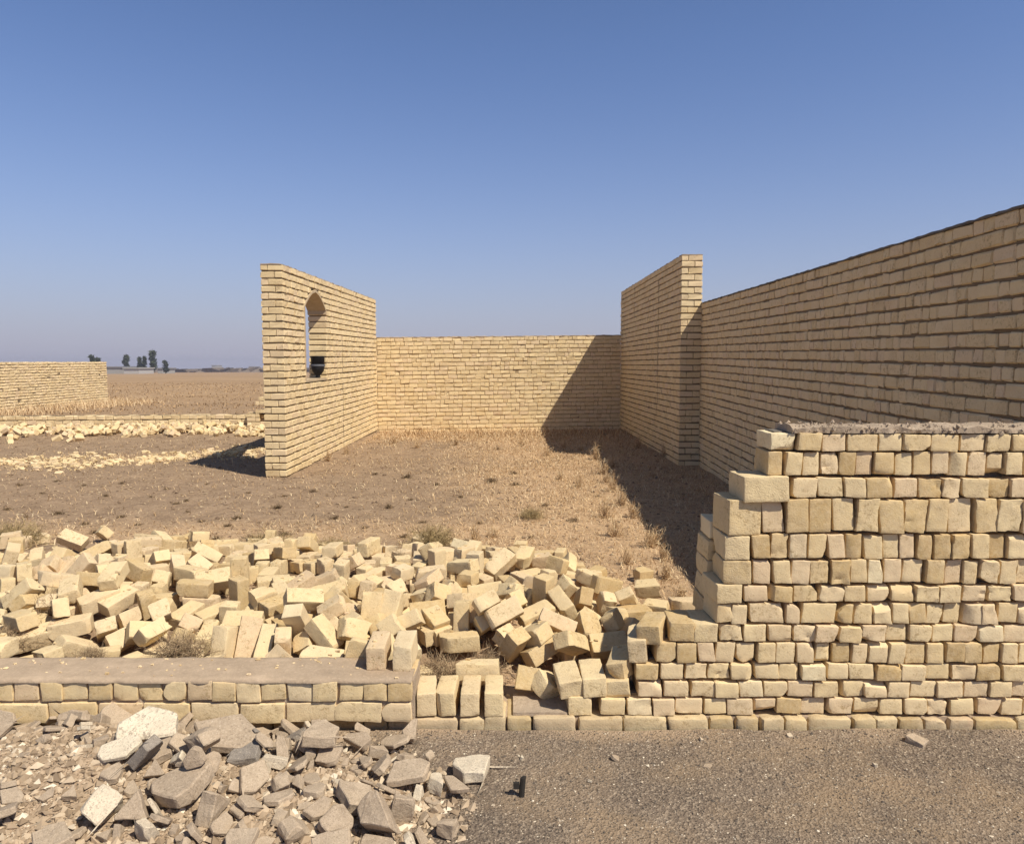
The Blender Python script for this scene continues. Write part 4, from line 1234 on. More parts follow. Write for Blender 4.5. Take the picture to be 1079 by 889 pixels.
# the screed on top, with a broken back corner at its right end
sc_ = MB()
xs = np.linspace(-4.6, PL_XR - 0.012, 190)
ysn = np.linspace(0, 1, 12)
V = []
for x in xs:
    for t in ysn:
        y = PL_Y0 - 0.004 + t * 0.262
        V.append((x, y, 0))
V = np.array(V)
P2 = V[:, :2]
zz = PL_TOP + fbm(P2, 5, 3, 3) * 0.0022 + fbm(P2, 40, 4, 2) * 0.0012
cut = (V[:, 0] > -0.665 + 0.02 * fbm(P2, 14, 6, 2)) & (V[:, 1] > PL_Y0 + 0.135)
zz = np.where(cut, PL_TOP - 0.016 + fbm(P2, 30, 8, 2) * 0.004, zz)
edge = np.tile((ysn < 0.01) | (ysn > 0.99), len(xs))
V[:, 1] += np.where(edge, fbm(P2, 18, 12, 2) * 0.006, 0)
zz = np.where(edge, zz - 0.006, zz)
V[:, 2] = zz
n = len(ysn)
fs = [(i * n + j, (i + 1) * n + j, (i + 1) * n + j + 1, i * n + j + 1) for i in range(len(xs) - 1) for j in range(n - 1)]
Vb = V.copy()
Vb[:, 2] = 0.186
nb = len(V)
for i in range(len(xs) - 1):
    a = i * n
    fs.append((a, a + nb, a + n + nb, a + n))
    b = a + n - 1
    fs.append((b, b + n, b + n + nb, b + nb))
for j in range(n - 1):
    e = (len(xs) - 1) * n + j
    fs.append((e, e + nb, e + 1 + nb, e + 1))
sc_.add(np.concatenate([V, Vb]) - base, fs)
sc_.obj('cement_top', M_SCREED, lowt, True)

# --- the tall dry-laid wall with the stepped end
ROWS = [  # top px, bottom px, left px, mean width px, spread, jitter
    (456.5, 474.5, 812, 27.5, 0.18), (476, 500.5, 809, 19.5, 0.12), (503, 523.5, 834, 26, 0.22), (525.5, 560.5, 803, 26, 0.1), (562.5, 588, 791, 19.5, 0.12),
    (590, 614.5, 793, 19.8, 0.15), (617, 633.5, 784, 26, 0.1), (636, 656.5, 753.5, 19, 0.12), (658.5, 675.5, 758.5, 26, 0.1), (677.5, 698, 690, 19.6, 0.12),
    (699.5, 715.5, 669.5, 26, 0.08), (717.5, 733.5, 671.5, 26.2, 0.08), (735.5, 752, 632, 26.2, 0.08)]
stw = thing('brick_wall', 'unfinished dry-laid wall of rough bricks with stepped left end', 'wall', (1.8, YF, 0))
sb = MB()
base = np.array([1.8, YF, 0])
rs = np.random.default_rng(91)
SX1 = 4.1
JOINT_CORE = []
for ri, (yt, yb, xl, wp, sp) in enumerate(ROWS):
    zt, zb = at_y(800, yt + 0.5, YF).z, at_y(800, yb, YF).z
    ym = (yt + yb) / 2
    x = xl
    px_per_m = 1.0 / (at_y(801, ym, YF).x - at_y(800, ym, YF).x)
    first = True
    xend = None
    while True:
        w = wp * (1 + rs.normal(0, sp * 0.6))
        w = max(wp * 0.72, w)
        if rs.random() < 0.03 and wp < 21:
            w = wp * 2.0
        X0, X1 = at_y(x + 1.2, ym, YF).x, at_y(x + w - 1.0, ym, YF).x
        if X0 > SX1:
            break
        chips = int(rs.choice([0, 1, 2, 3, 4], p=[0.28, 0.34, 0.24, 0.10, 0.04]))
        pit = 0.009 if rs.random() < 0.18 else (0.004 if rs.random() < 0.35 else 0)
        v, f = worn_brick((X1 - X0, 0.208, zt - zb), rs, chips, 0.0018 + (0.002 if pit > 0.005 else 0), 0.0026, res=0.0165, pit=pit)
        a = rs.normal(0, 0.017)
        ca, sa = math.cos(a), math.sin(a)
        v[:, 0], v[:, 2] = v[:, 0] * ca - v[:, 2] * sa, v[:, 0] * sa + v[:, 2] * ca
        b_ = rs.normal(0, 0.025)
        v[:, 1] += v[:, 0] * b_
        v += np.array([(X0 + X1) / 2, YF + 0.104 + rs.normal(0, 0.006), (zt + zb) / 2 + rs.normal(0, 0.0012)]) - base
        rr = rs.random()
        if yt > 715:
            rr = 0.75 + 0.2 * rr if rs.random() < 0.3 else rr
        sb.add(v, f, rr)
        x += w
    # added core behind the faces; blocks light and darkens the empty joints
    JOINT_CORE.append((at_y(xl + 9, ym, YF).x, SX1, zb, zt))
# end bricks of single steps that stay part of the bonded wall
EXTRA = []
sb_block = MB()
for k, (a, b, zb, zt) in enumerate(JOINT_CORE):
    h = (zt - zb) / 2 + 0.006
    sb_block.box(((a + b) / 2 - 1.8, 0.128, (zt + zb) / 2), ((b - a) / 2, 0.060 - 0.0007 * (k % 2), h))
sb.obj('brickwork', M_STACK, stw, 24)
sb_block.obj('joint_blocker', M_COPE, stw)  # dark colour stands in for the shade inside open joints
p_cap = at_y(835, 449, YF)
zt_wall = at_y(800, 456.5, YF).z
cap = ribbon(SX1 - p_cap.x, 0.0, 0.222, 0, 0.030, 12, 0.0012, 0.009)
v, f, r = cap.arrays()
v = v + np.array([p_cap.x - 1.8, 0.0, zt_wall + 0.001])
v[:, 1] -= 0.002 + 0.010 * fbm(v, 26, 5, 3)
v[:, 2] += np.where(v[:, 2] > zt_wall + 0.02, fbm(v, 11, 9, 4) * 0.011, 0)
capm = MB().add(v, f)
rc = np.random.default_rng(19)
OCT0 = np.array([(1, 0, 0), (-1, 0, 0), (0, 1, 0), (0, -1, 0), (0, 0, 1), (0, 0, -1)], float)
for _ in range(1100):
    s_ = 0.003 + 0.008 * rc.random() ** 3
    pxx = p_cap.x - 1.8 + rc.random() * (SX1 - p_cap.x)
    fr = rc.random() < 0.14
    c_ = np.array([pxx, rc.uniform(-0.012, 0.0) if fr else rc.uniform(0, 0.2), zt_wall + (rc.uniform(0.004, 0.026) if fr else 0.029 + rc.normal(0, 0.004))])
    capm.add(c_ + OCT0 * s_ * rc.uniform(0.6, 1.3, (6, 1)) + rc.normal(0, 0.25 * s_, (6, 3)), [(0, 2, 4), (2, 1, 4), (1, 3, 4), (3, 0, 4), (2, 0, 5), (1, 2, 5), (3, 1, 5), (0, 3, 5)])
capm.obj('mortar_cap', M_CAP, stw, 50)

# bricks that end the single steps of that wall (loose, each can be lifted off)
STEP = [  # photo box x0,x1,y0,y1, depth in m, label
    (783, 831, 500, 529, 0.14, 'brick jutting left on the third course of the steps', 0.10),
    (765, 801, 524, 563, 0.16, 'large tall brick ending the fourth course of the steps', 0.0),
    (764, 790, 563, 590, 0.2, 'upper of two brick ends stacked under the large tall brick', 0.0),
    (763, 792, 589, 615, 0.2, 'lower of two brick ends stacked under the large tall brick', 0.0),
    (753, 780.5, 614, 634.5, 0.2, 'flat brick on the seventh course with a long left face', 0.0),
]
for (x0, x1, y0, y1, lean, lab, prot) in STEP:
    X0, X1, Z0, Z1 = px_box(x0, x1, y0, y1, YF - prot * 0.2)
    # the brick faces us with its end; its top is seen a little
    h = (Z1 - Z0) * 0.93
    v, f = worn_brick((X1 - X0, 0.208, h), rs, 2, 0.0018, 0.004, res=0.0165)
    a = rs.normal(0, 0.05)
    ca, sa = math.cos(a), math.sin(a)
    v[:, 0], v[:, 1] = v[:, 0] * ca - v[:, 1] * sa, v[:, 0] * sa + v[:, 1] * ca
    o = MB().add(v, f, rs.random()).obj('loose_brick', M_LOOSE, None, 24)
    o.location = ((X0 + X1) / 2, YF + 0.100 - prot * 0.2, Z0 + h / 2)
    tag(o, lab, 'brick', 'loose bricks at the stepped wall end')
# a short second leaf on the yard side behind the steps
bb = MB()
for k in range(9):
    w = 0.105
    X = at_y(743, 600, 3.5).x
    for q in range(3 if k < 8 else 1):
        v, f = worn_brick((w - 0.006, 0.2, 0.088), rs, 2, 0.0018, 0.006, res=0.024)
        v += np.array([X + w / 2 + q * w + (0.03 if k == 8 else 0) + rs.normal(0, 0.004), 3.605 + rs.normal(0, 0.005), 0.046 + k * 0.095]) - base
        bb.add(v, f, rs.random())
bb.obj('rear_brickwork', M_STACK, stw, 32)

# ------------------------------------------------------------------ loose bricks
VM = brick_variants(M_LOOSE)
LOOSE = []            # (object, variant, fixed label or None)
for i, (var, loc, eu, lab) in enumerate(PLACED):
    o = link('loose_brick', VM[var])
    o.location, o.rotation_euler = loc, eu
    heap = i >= N_HEAP_FIXED_FROM
    tag(o, lab, 'brick', 'bricks of the tumbled heap' if heap else 'loose bricks at the stepped wall end' if i >= 8 else 'loose bricks in the gap between the walls')
for r in HEAP:
    o = link('loose_brick', VM[r[0]])
    o.location = [q / 1000 for q in r[1:4]]
    o.rotation_euler = [q / 1000 for q in r[4:7]]
    o.scale = (0.96, 0.95, 0.93)
    tag(o, None, 'brick', 'bricks of the tumbled heap')
    LOOSE.append((o, r[0]))
CM = {}


def chunk(ch, size, loc, eu, tone):
    if (ch, tone) not in CM:
        v, f = chunk_mesh(*CHUNKS[ch])
        CM[(ch, tone)] = MB().add(v, f).mesh('rubble_piece', M_LUMP[tone], False)
    o = link('rubble_piece', CM[(ch, tone)])
    o.location, o.rotation_euler, o.scale = loc, eu, (size,) * 3
    return o


for (ch, size, loc, eu, tone, lab) in CPLACED:
    tag(chunk(ch, size, loc, eu, tone), lab, 'rubble', 'broken concrete pieces of the debris')
PIECES = []
trng = np.random.default_rng(5)
for r in DEB:
    tone = int(trng.choice([0, 1, 2, 3], p=[0.36, 0.50, 0.10, 0.04]))
    o = chunk(r[0], 0.88 * r[1] / 1000, [q / 1000 for q in r[2:5]], [q / 1000 for q in r[5:8]], tone)
    tag(o, None, 'rubble', 'broken concrete pieces of the debris')
    PIECES.append((o, r[1], tone))

# ------------------------------------------------------------------ labels that single each piece out
ORD = ['leftmost', 'second from left', 'third from left', 'fourth from left', 'fifth from left', 'sixth from left', 'seventh from left', 'eighth from left', 'ninth from left', 'tenth from left', 'eleventh from left', 'twelfth from left', 'thirteenth from left', 'fourteenth from left']


def settle(items):
    """items: (object, cell words, list of look words); the look is told first, order only where it must be"""
    groups = {}
    for o, cell, look in items:
        groups.setdefault((look, cell), []).append(o)
    for (look, cell), os_ in groups.items():
        if len(os_) == 1:
            os_[0]['label'] = look + ' ' + cell
        else:
            os_.sort(key=lambda o: proj(o.location)[0])
            for k, o in enumerate(os_):
                w = 'rightmost' if (k == len(os_) - 1) else ORD[min(k, 13)]
                o['label'] = w + ' ' + look + ' ' + cell
                if len(o['label'].split()) > 16:
                    o['label'] = o['label'].replace(' from left', '')


def pose(o):
    R = o.rotation_euler.to_matrix()
    lx, ly, lz = abs(R[2][0]), abs(R[2][1]), abs(R[2][2])
    if lx > 0.80:
        return 'standing upright'
    if lx > 0.36:
        return 'propped up steeply' if lx > 0.58 else 'lying aslant'
    end = abs(R[1][0]) > 0.75
    s = 'on edge' if ly > 0.72 else 'flat' if lz > 0.86 else 'rolled over'
    return ('end-on and ' + s) if end else ('lying ' + s if s != 'rolled over' else s)


def heap_cell(p):
    x, y = proj(p)
    colm = ('at the left frame edge' if x < 30 else 'by the large bush' if x < 95 else 'right of large bush' if x < 150 else 'above the small bush' if x < 215 else 'left of middle' if x < 280 else 'at the middle' if x < 345
            else 'behind the low wall end' if x < 440 else 'above the gap shrub' if x < 505 else 'right of the gap shrub' if x < 570 else 'toward the stepped wall' if x < 630 else 'beside the stepped wall')
    row = ('heap back rim' if y < 590 else 'heap crest' if y < 607 else 'upper heap' if y < 624 else 'mid heap' if y < 643 else 'lower heap' if y < 664 else 'heap foot')
    return 'on ' + row + ' ' + colm


settle([(o, heap_cell(o.location), VAR[v][4] + ' brick ' + pose(o)) for o, v in LOOSE])


def deb_cell(p):
    x, y = proj(p)
    colm = ('by the soil mound' if x < 120 else 'near the speckled slab' if x < 185 else 'below the broad grey slab' if x < 260 else 'mid debris' if x < 330
            else 'before the large tan slab' if x < 400 else 'around the large tan slab' if x < 450 else 'at the gravel side')
    row = ('along the footing' if y < 780 else 'upper debris' if y < 796 else 'central debris' if y < 815 else 'lower debris' if y < 842 else 'bottom rim of debris')
    return row + ' ' + colm


TONE = ['grey', 'tan', 'whitish', 'bluish']
settle([(o, deb_cell(o.location), ('tiny' if s < 65 else 'small' if s < 85 else 'medium' if s < 130 else 'large') + ' ' + TONE[t] + (' flat piece' if CHUNKS[[k for k in range(len(CHUNKS)) if True][0]][1] < 0 else ' piece')) for o, s, t in PIECES])

# ------------------------------------------------------------------ shards and dust lying on the heap and on the low wall
bpy.context.view_layer.update()
_dg = bpy.context.evaluated_depsgraph_get()
rs2 = np.random.default_rng(131)
C, Q = [], []
while len(C) < 1600:
    top = len(C) > 1520
    x, y = (rs2.uniform(-2.7, -0.45), PL_Y0 + 0.01 + 0.25 * rs2.random() ** 0.8) if top else (rs2.uniform(-4.4, 1.0), rs2.uniform(3.46, 6.7))
    if abs(x) > 0.75 * y + 0.3:
        continue
    if not top and poly_dist(np.array([x]), np.array([y]), HEAP_POLY)[0] < -0.25 + 0.2 * rs2.random():
        continue
    hit, loc, nrm, _, ob, _m = scene.ray_cast(_dg, Vector((x, y, 2.2)), Vector((0, 0, -1)))
    if not hit or loc.z > 0.7 or nrm.z < 0.55:
        continue
    s_ = (0.0025 + 0.006 * rs2.random() ** 3) if top else (0.0025 + 0.008 * rs2.random() ** 2.5)
    C.append((x, y, loc.z + s_ * 0.35))
    Q.append((s_ * 1.2, s_ * rs2.uniform(0.6, 1.0), s_ * rs2.uniform(0.4, 0.8)))
sh = MB()
chamfer_bricks(sh, np.array(C), np.array(Q), rs2, 0.002, 0.0016)
tag(sh.obj('brick_shards', M_STACK), 'small shards and crumbs of brick on the heap', 'brick shards', kind='stuff')

# ------------------------------------------------------------------ far rubble rows (too many to count)
far = MB()
rf = np.random.default_rng(17)


def far_row(n, fn, hgt):
    C, Q = [], []
    for _ in range(n):
        x, y, z = fn()
        C.append((x, y, z))
        k = rf.choice([0.9, 0.6, 0.4, 0.4])
        Q.append((BR[0] * k / 2, BR[1] / 2, BR[2] / 2))
    C, Q = np.array(C), np.array(Q)
    tmp = MB()
    chamfer_bricks(tmp, np.zeros_like(C), Q, rf, 0.01, 0.006)
    v, f, r = tmp.arrays()
    v = v.reshape(n, 24, 3)
    for k in range(n):
        e = Euler((rf.uniform(-1, 1), rf.uniform(-0.7, 0.7), rf.uniform(-3.1, 3.1))).to_matrix()
        v[k] = v[k] @ np.array(e).T + C[k]
    far.add(v.reshape(-1, 3), f, r)


def row1():
    while True:
        x = rf.uniform(-13.5, -5.0)
        t = rf.normal(0, 0.42)
        yc = 15.9 + 0.13 * (x + 9)
        y = yc + t
        h = 0.13 * math.exp(-(t / 0.55) ** 2)
        if not (-5.4 < x and y < 14.6):
            return x, y, float(ground_z(x, y)) + rf.uniform(0.02, 0.05 + h)


far_row(820, row1, 0.25)
for r in HEAP_REST:          # the smallest showing bricks of the near heap
    d_, br_, ch_, pit_, w_ = VAR[r[0]]
    v, f = worn_brick(d_, np.random.default_rng(500 + r[0]), ch_, broken=br_, pit=pit_, res=0.03)
    e = np.array(Euler([q / 1000 for q in r[4:7]]).to_matrix())
    far.add(v @ e.T + np.array([q / 1000 for q in r[1:4]]), f, rf.random())
tag(far.obj('brick_rubble', M_STACK), 'small pale broken bricks filling the far rubble row and heap gaps', 'brick rubble', kind='stuff')


def row2():
    x = rf.uniform(-9.0, -4.4)
    k = (x + 9.0) / 4.6
    y = 11.2 + 2.2 * k + rf.normal(0, 0.42) + 0.4 * math.sin(x * 2.1)
    return x, y, float(ground_z(x, y)) + rf.uniform(0.0, 0.02)


far = MB()
C = []
for _ in range(900):
    x, y, z = row2()
    s = 0.012 + 0.05 * rf.random() ** 3
    C.append((x, y, z, s))
C = np.array(C)
chamfer_bricks(far, C[:, :3], np.stack([C[:, 3], C[:, 3] * 0.7, C[:, 3] * 0.5], 1), rf, 0.012, 0.008)
tag(far.obj('brick_crumbs', M_STACK), 'thin pale spread of brick crumbs across the open soil', 'brick crumbs', kind='stuff')

# ------------------------------------------------------------------ pebbles and clods
OCT = np.array([(1, 0, 0), (-1, 0, 0), (0, 1, 0), (0, -1, 0), (0, 0, 1), (0, 0, -1)], float)
OCF = np.array([(0, 2, 4), (2, 1, 4), (1, 3, 4), (3, 0, 4), (2, 0, 5), (1, 2, 5), (3, 1, 5), (0, 3, 5)])


def stones(name, xy, zfn, size, mat, seed, rnd=None, flat=0.6):
    rng = np.random.default_rng(seed)
    n = len(xy)
    z = zfn(xy[:, 0], xy[:, 1])
    V = OCT[None] * (size[:, None, None] * rng.uniform(0.55, 1.2, (n, 6, 1)))
    V = V + rng.normal(0, 0.22, (n, 6, 3)) * size[:, None, None]
    a = rng.uniform(0, 6.28, n)
    x, y = V[..., 0] * np.cos(a)[:, None] - V[..., 1] * np.sin(a)[:, None], V[..., 0] * np.sin(a)[:, None] + V[..., 1] * np.cos(a)[:, None]
    V = np.stack([x, y, V[..., 2] * flat], -1)
    V += np.stack([xy[:, 0], xy[:, 1], z + size * 0.15], 1)[:, None, :]
    fs = (OCF[None] + 6 * np.arange(n)[:, None, None]).reshape(-1, 3).tolist()
    r = rng.random(n) if rnd is None else rnd
    mb = MB()
    mb.add(V.reshape(-1, 3), fs, np.repeat(r, 6))
    return mb.obj(name, mat)


rp = np.random.default_rng(23)
n = 26000
xy = np.stack([rp.uniform(-2.2, 2.5, n), rp.uniform(2.25, 3.235, n)], 1)
sz = 0.0016 + 0.0026 * rp.random(n) + 0.005 * rp.random(n) ** 9
tag(stones('gravel_stones', xy, gravel_z, sz, M_PEBBLE, 3, rp.random(n) ** 1.25), 'fine loose grey and white gravel stones', 'gravel', kind='stuff')
n = 30000
x = rp.uniform(-11, 2.9, n)
y = 3.5 + 14 * rp.random(n) ** 1.3
m = np.abs(x) < 0.3 + y * 0.75
xy = np.stack([x, y], 1)[m]
sz = (0.005 + 0.014 * rp.random(n) ** 3 + 0.024 * rp.random(n) ** 14)[m]
tag(stones('soil_clods', xy, ground_z, sz, M_CLOD, 4), 'small clods and crumbs strewn over the yard soil', 'clods', kind='stuff')

n = 16000
xy = np.stack([rp.uniform(-2.4, 0.0, n), rp.uniform(2.2, 3.2, n)], 1)
dd = poly_dist(xy[:, 0], xy[:, 1], DEBRIS)
xy = xy[rp.random(n) < sstep(-0.18, 0.12, dd)]
n = len(xy)
# grit lying on the cement top of the low wall is counted with the crumbs
tag(stones('rubble_crumbs', xy, gravel_z, 0.004 + 0.022 * rp.random(n) ** 2.6, M_CRUMB, 14, rp.random(n), 0.7), 'fine crumbs of mortar and soil between the broken concrete', 'crumbs', kind='stuff')

# ------------------------------------------------------------------ dry grass and weeds
def blades(mb, P, hgt, wid, lean, rng, rnd=None, segs=2):
    n = len(P)
    az = rng.uniform(0, 2 * math.pi, n)
    fa = az + rng.normal(0, 0.5, n) + math.pi / 2
    d = np.stack([np.cos(az), np.sin(az), np.zeros(n)], 1)
    w = np.stack([np.cos(fa), np.sin(fa), np.zeros(n)], 1) * wid[:, None]
    up = np.array([0, 0, 1.0])
    mid = P + d * (lean * hgt * 0.3)[:, None] + up * (hgt * 0.6 * np.cos(np.minimum(1.3, lean * 0.7)))[:, None]
    tip = P + d * (lean * hgt)[:, None] + up * (hgt * np.cos(np.minimum(1.45, lean)))[:, None]
    V = np.stack([P - w / 2, P + w / 2, mid + w * 0.36, mid - w * 0.36, tip], 1)
    off = (np.arange(n) * 5)[:, None]
    q = (np.array([[0, 1, 2, 3]]) + off).tolist()
    t = (np.array([[3, 2, 4]]) + off).tolist()
    r = rng.random(n) if rnd is None else rnd
    mb.add(V.reshape(-1, 3), q + t, np.repeat(r, 5))


rg = np.random.default_rng(37)
gm = MB()


def wall_side(x, y):
    return 1


n = 90000
x = rg.uniform(-12, 2.9, n)
y = 3.6 + 14 * rg.random(n)
P2 = np.stack([x, y], 1)
dens = 0.18 + 0.55 * np.clip(fbm(P2, 0.9, 51, 3) + 0.15, 0, 1) + 0.5 * np.clip(fbm(P2, 3.0, 53, 2), 0, 1)
inside = (x > -3.0)
dens = dens * np.where(inside, 0.30 + 0.55 * sstep(-1.8, 0.6, x) + 1.9 * sstep(14.0, 16.4, y), 0.22)
dens = np.where((y > 16.9) & inside, dens * 1.2, dens)
k = (rg.random(n) < dens * 0.85) & (np.abs(x) < 0.4 + y * 0.74) & ~((x < -3.0) & (x > -3.7) & (y > 10.5)) & (x < 2.9 - 0.02 * (12 - y)) & ~((y > 11.7) & (x > 2.6)) & (y < 17.25)
k &= ~((x < -5) & (y > 15.2))
x, y = x[k], y[k]
n = len(x)
tall = sstep(14.6, 16.8, y) * (x > -3.2)
h = (0.03 + 0.07 * rg.random(n) ** 2) * (1 + 1.5 * tall)
h = np.where(rg.random(n) < 0.03, h * 1.8, h)
P = np.stack([x, y, ground_z(x, y) - 0.004], 1)
blades(gm, P, h, 0.0035 + 0.004 * rg.random(n) + 0.00035 * y, rg.uniform(0.4, 1.45, n), rg)
# a mat of short fallen straw where it has gathered
n = 220000
x = rg.uniform(-9, 2.9, n)
y = 3.6 + 13.7 * rg.random(n) ** 1.15
P2 = np.stack([x, y], 1)
dens = straw_mask(x, y) * (0.35 + 0.65 * np.clip(fbm(P2, 1.1, 81, 3) + 0.35, 0, 1)) + 0.05
k = (rg.random(n) < dens * 0.8) & (np.abs(x) < 0.4 + y * 0.72) & (x < 2.9 - 0.02 * (12 - y)) & ~((y > 11.7) & (x > 2.6)) & (y < 17.2) & ~((x < -3.0) & (x > -3.75) & (y > 10.5))
k &= poly_dist(x, y, HEAP_POLY) < 0.1
x, y = x[k], y[k]
n = len(x)
P = np.stack([x, y, ground_z(x, y) + 0.002 + 0.010 * rg.random(n)], 1)
blades(gm, P, 0.02 + 0.06 * rg.random(n) ** 1.5, 0.002 + 0.0025 * rg.random(n) + 0.00035 * y, rg.uniform(1.0, 1.5, n), rg, 0.15 + 0.85 * rg.random(n))
# straw standing at the foot of the far wall and along the far low footing
n = 9000
t = rg.random(n)
x = np.concatenate([-16.3 + np.abs(rg.normal(0, 0.9, n // 2)), rg.uniform(-17, -5.6, n // 2)])
y = np.concatenate([18 + 13 * t[:n // 2], 16.6 + 0.07 * (x[n // 2:] + 9) + rg.normal(0, 0.35, n // 2)])
P = np.stack([x, y, ground_z(x, y)], 1)
blades(gm, P, 0.08 + 0.26 * rg.random(n) ** 2 * np.where(x < -13, 1.2, 0.6), 0.012 + 0.012 * rg.random(n), rg.uniform(0.3, 1.2, n), rg, 0.45 + 0.55 * rg.random(n))
# low scrub all over the far plain
n = 30000
y = 18.5 + 60 * rg.random(n) ** 1.6
x = (rg.uniform(-0.78, -0.25, n)) * y
kk = ~((x < -16.2) & (y < 31))
x, y = x[kk], y[kk]
n = len(x)
P2 = np.stack([x, y], 1)
kk = rg.random(n) < 0.25 + 0.75 * np.clip(fbm(P2, 0.5, 61, 3), 0, 1)
x, y = x[kk], y[kk]
n = len(x)
P = np.stack([x, y, ground_z(x, y)], 1)
blades(gm, P, 0.03 + 0.10 * rg.random(n) ** 2.5, 0.012 + 0.0010 * y, rg.uniform(0.7, 1.4, n), rg, 0.5 * rg.random(n) ** 1.3)
tag(gm.obj('dry_grass', M_STRAW), 'thin dry straw coloured grass over the yard and plain', 'grass', kind='stuff')


def bush_mesh(name, seed, rad, hgt, n, mat, twig=0.0022, spread=1.0, sub=3):
    """many fine forked twigs growing from one root"""
    rng = np.random.default_rng(seed)
    mb = MB()
    V, Fc, R = [], [], []
    c = 0

    def stick(a, b, w, r):
        nonlocal c
        d = b - a
        s = np.cross(d, rng.normal(0, 1, 3))
        s = s / (np.linalg.norm(s) + 1e-9) * w
        t = np.cross(d, s)
        t = t / (np.linalg.norm(t) + 1e-9) * w
        V.extend([a + s, a - 0.5 * s + 0.87 * t, a - 0.5 * s - 0.87 * t, b + 0.5 * s, b - 0.25 * s + 0.43 * t, b - 0.25 * s - 0.43 * t])
        Fc.extend([(c, c + 1, c + 4, c + 3), (c + 1, c + 2, c + 5, c + 4), (c + 2, c, c + 3, c + 5)])
        R.extend([r] * 6)
        c += 6
    for _ in range(n):
        az = rng.uniform(0, 6.283)
        el = rng.uniform(0.15, 1.5)
        L = rng.uniform(0.55, 1.0)
        d = np.array([math.cos(az) * math.cos(el) * rad * spread, math.sin(az) * math.cos(el) * rad * spread, math.sin(el) * hgt]) * L
        root = np.array([rng.normal(0, rad * 0.12), rng.normal(0, rad * 0.12), -0.01])
        m = root + d * 0.5 + rng.normal(0, rad * 0.10, 3)
        e = root + d + rng.normal(0, rad * 0.12, 3)
        e[2] = max(e[2], 0.005)
        r = rng.random()
        stick(root, m, twig, r * 0.7)
        stick(m, e, twig * 0.7, r)
        for _k in range(sub):
            t = rng.uniform(0.2, 1.0)
            p = m + (e - m) * t
            q = p + rng.normal(0, rad * 0.16, 3) + np.array([0, 0, hgt * 0.06])
            q[2] = max(q[2], 0.004)
            stick(p, q, twig * 0.55, min(1, r + 0.25 * rng.random()))
    return mb.add(np.array(V), Fc, np.array(R)).mesh(name, mat)


def bush(name, mesh, x, y, label, group, z=None, rot=0.0, sc=1.0):
    o = link(name, mesh)
    o.location = (x, y, float(ground_z(x, y)) if z is None else z)
    o.rotation_euler = (0, 0, rot)
    o.scale = (sc,) * 3
    return tag(o, label, 'dry bush', group)


BG = 'dry bushes among the bricks'
b1 = bush_mesh('dry_bush', 1, 0.15, 0.22, 230, M_TWIG, 0.0016, 1.0, 4)
b2 = bush_mesh('dry_bush', 2, 0.17, 0.12, 240, M_TWIG, 0.0016, 1.2, 4)
b3 = bush_mesh('dry_bush', 3, 0.20, 0.16, 260, M_GREENISH, 0.0022, 1.2, 4)
p = at_y(58, 655, 4.15)
bush('dry_bush', b1, p.x, 4.15, 'large round dry bush growing among bricks at the left', BG, p.z - 0.01)
p = at_y(190, 690, 3.60)
bush('dry_bush', b2, p.x, 3.60, 'flat grey dry bush right behind the low wall', BG, p.z - 0.01)
p = at_y(462, 703, 3.62)
bush('dry_bush', b2, p.x, 3.62, 'brown dry shrub in the gap behind the four bricks on edge', BG, 0.005, 1.0, 1.15)
p = at_y(512, 703, 3.66)
bush('dry_bush', b1, p.x, 3.66, 'dry twigs by the sliding brick right of the gap shrub', BG, 0.0, 2.0, 0.85)
p = at_y(8, 676, 3.8)
bush('dry_bush', b2, p.x, 3.8, 'dry shrub cut off by the left frame edge', BG, p.z - 0.02, 0.5, 0.9)
p = at_y(95, 690, 3.58)
bush('dry_bush', b2, p.x, 3.58, 'small dry growth behind the left part of the low wall', BG, p.z - 0.03, 2.5, 0.6)
for (x, y, s, r, lab) in ((283, 583, 1.15, 0.3, 'olive bush behind the heap, left of the pale upright brick'), (350, 580, 0.9, 1.4, 'olive bush behind the heap near its middle'),
                          (455, 573, 1.25, 2.2, 'olive bush behind the heap right of its middle'), (14, 590, 1.3, 3.0, 'dry olive bush at the far left behind the heap'),
                          (375, 584, 0.7, 4.0, 'small olive bush at the heap back, right of the middle bush'), (560, 545, 0.7, 4.4, 'low olive bush in the yard beyond the heap crest')):
    p = at_z(x, y, 0.02)
    bush('dry_bush', b3, p.x, p.y, lab, 'olive bushes behind the heap', None, r, s)

for k, (x, y, s, lab) in enumerate(((55, 601, 0.6, 'small dry sprig in the upper left of the heap'), (135, 575, 0.8, 'dry bush at the heap back, left of the left olive bush'), (205, 577, 0.7, 'dry sprig at the heap back between two rear bushes'),
                                    (300, 598, 0.5, 'dry sprig between bricks on the crest middle'), (420, 585, 0.7, 'dry sprig at the rear rim near the right bush'), (480, 572, 0.8, 'dry sprig beyond the rear rim, beside the right bush'),
                                    (640, 640, 0.4, 'dry sprig by the end of the heap near the steps'), (15, 640, 0.7, 'dry sprig at the left edge, mid heap'))):
    yy = 3.6
    while yy < 7.2:
        p = at_y(x, y, yy)
        if p.z < float(ground_z(p.x, p.y)) + 0.10:
            break
        yy += 0.02
    bush('dry_bush', (b1, b2)[k % 2], p.x, p.y, lab, BG, p.z - 0.10, k * 1.1, s)

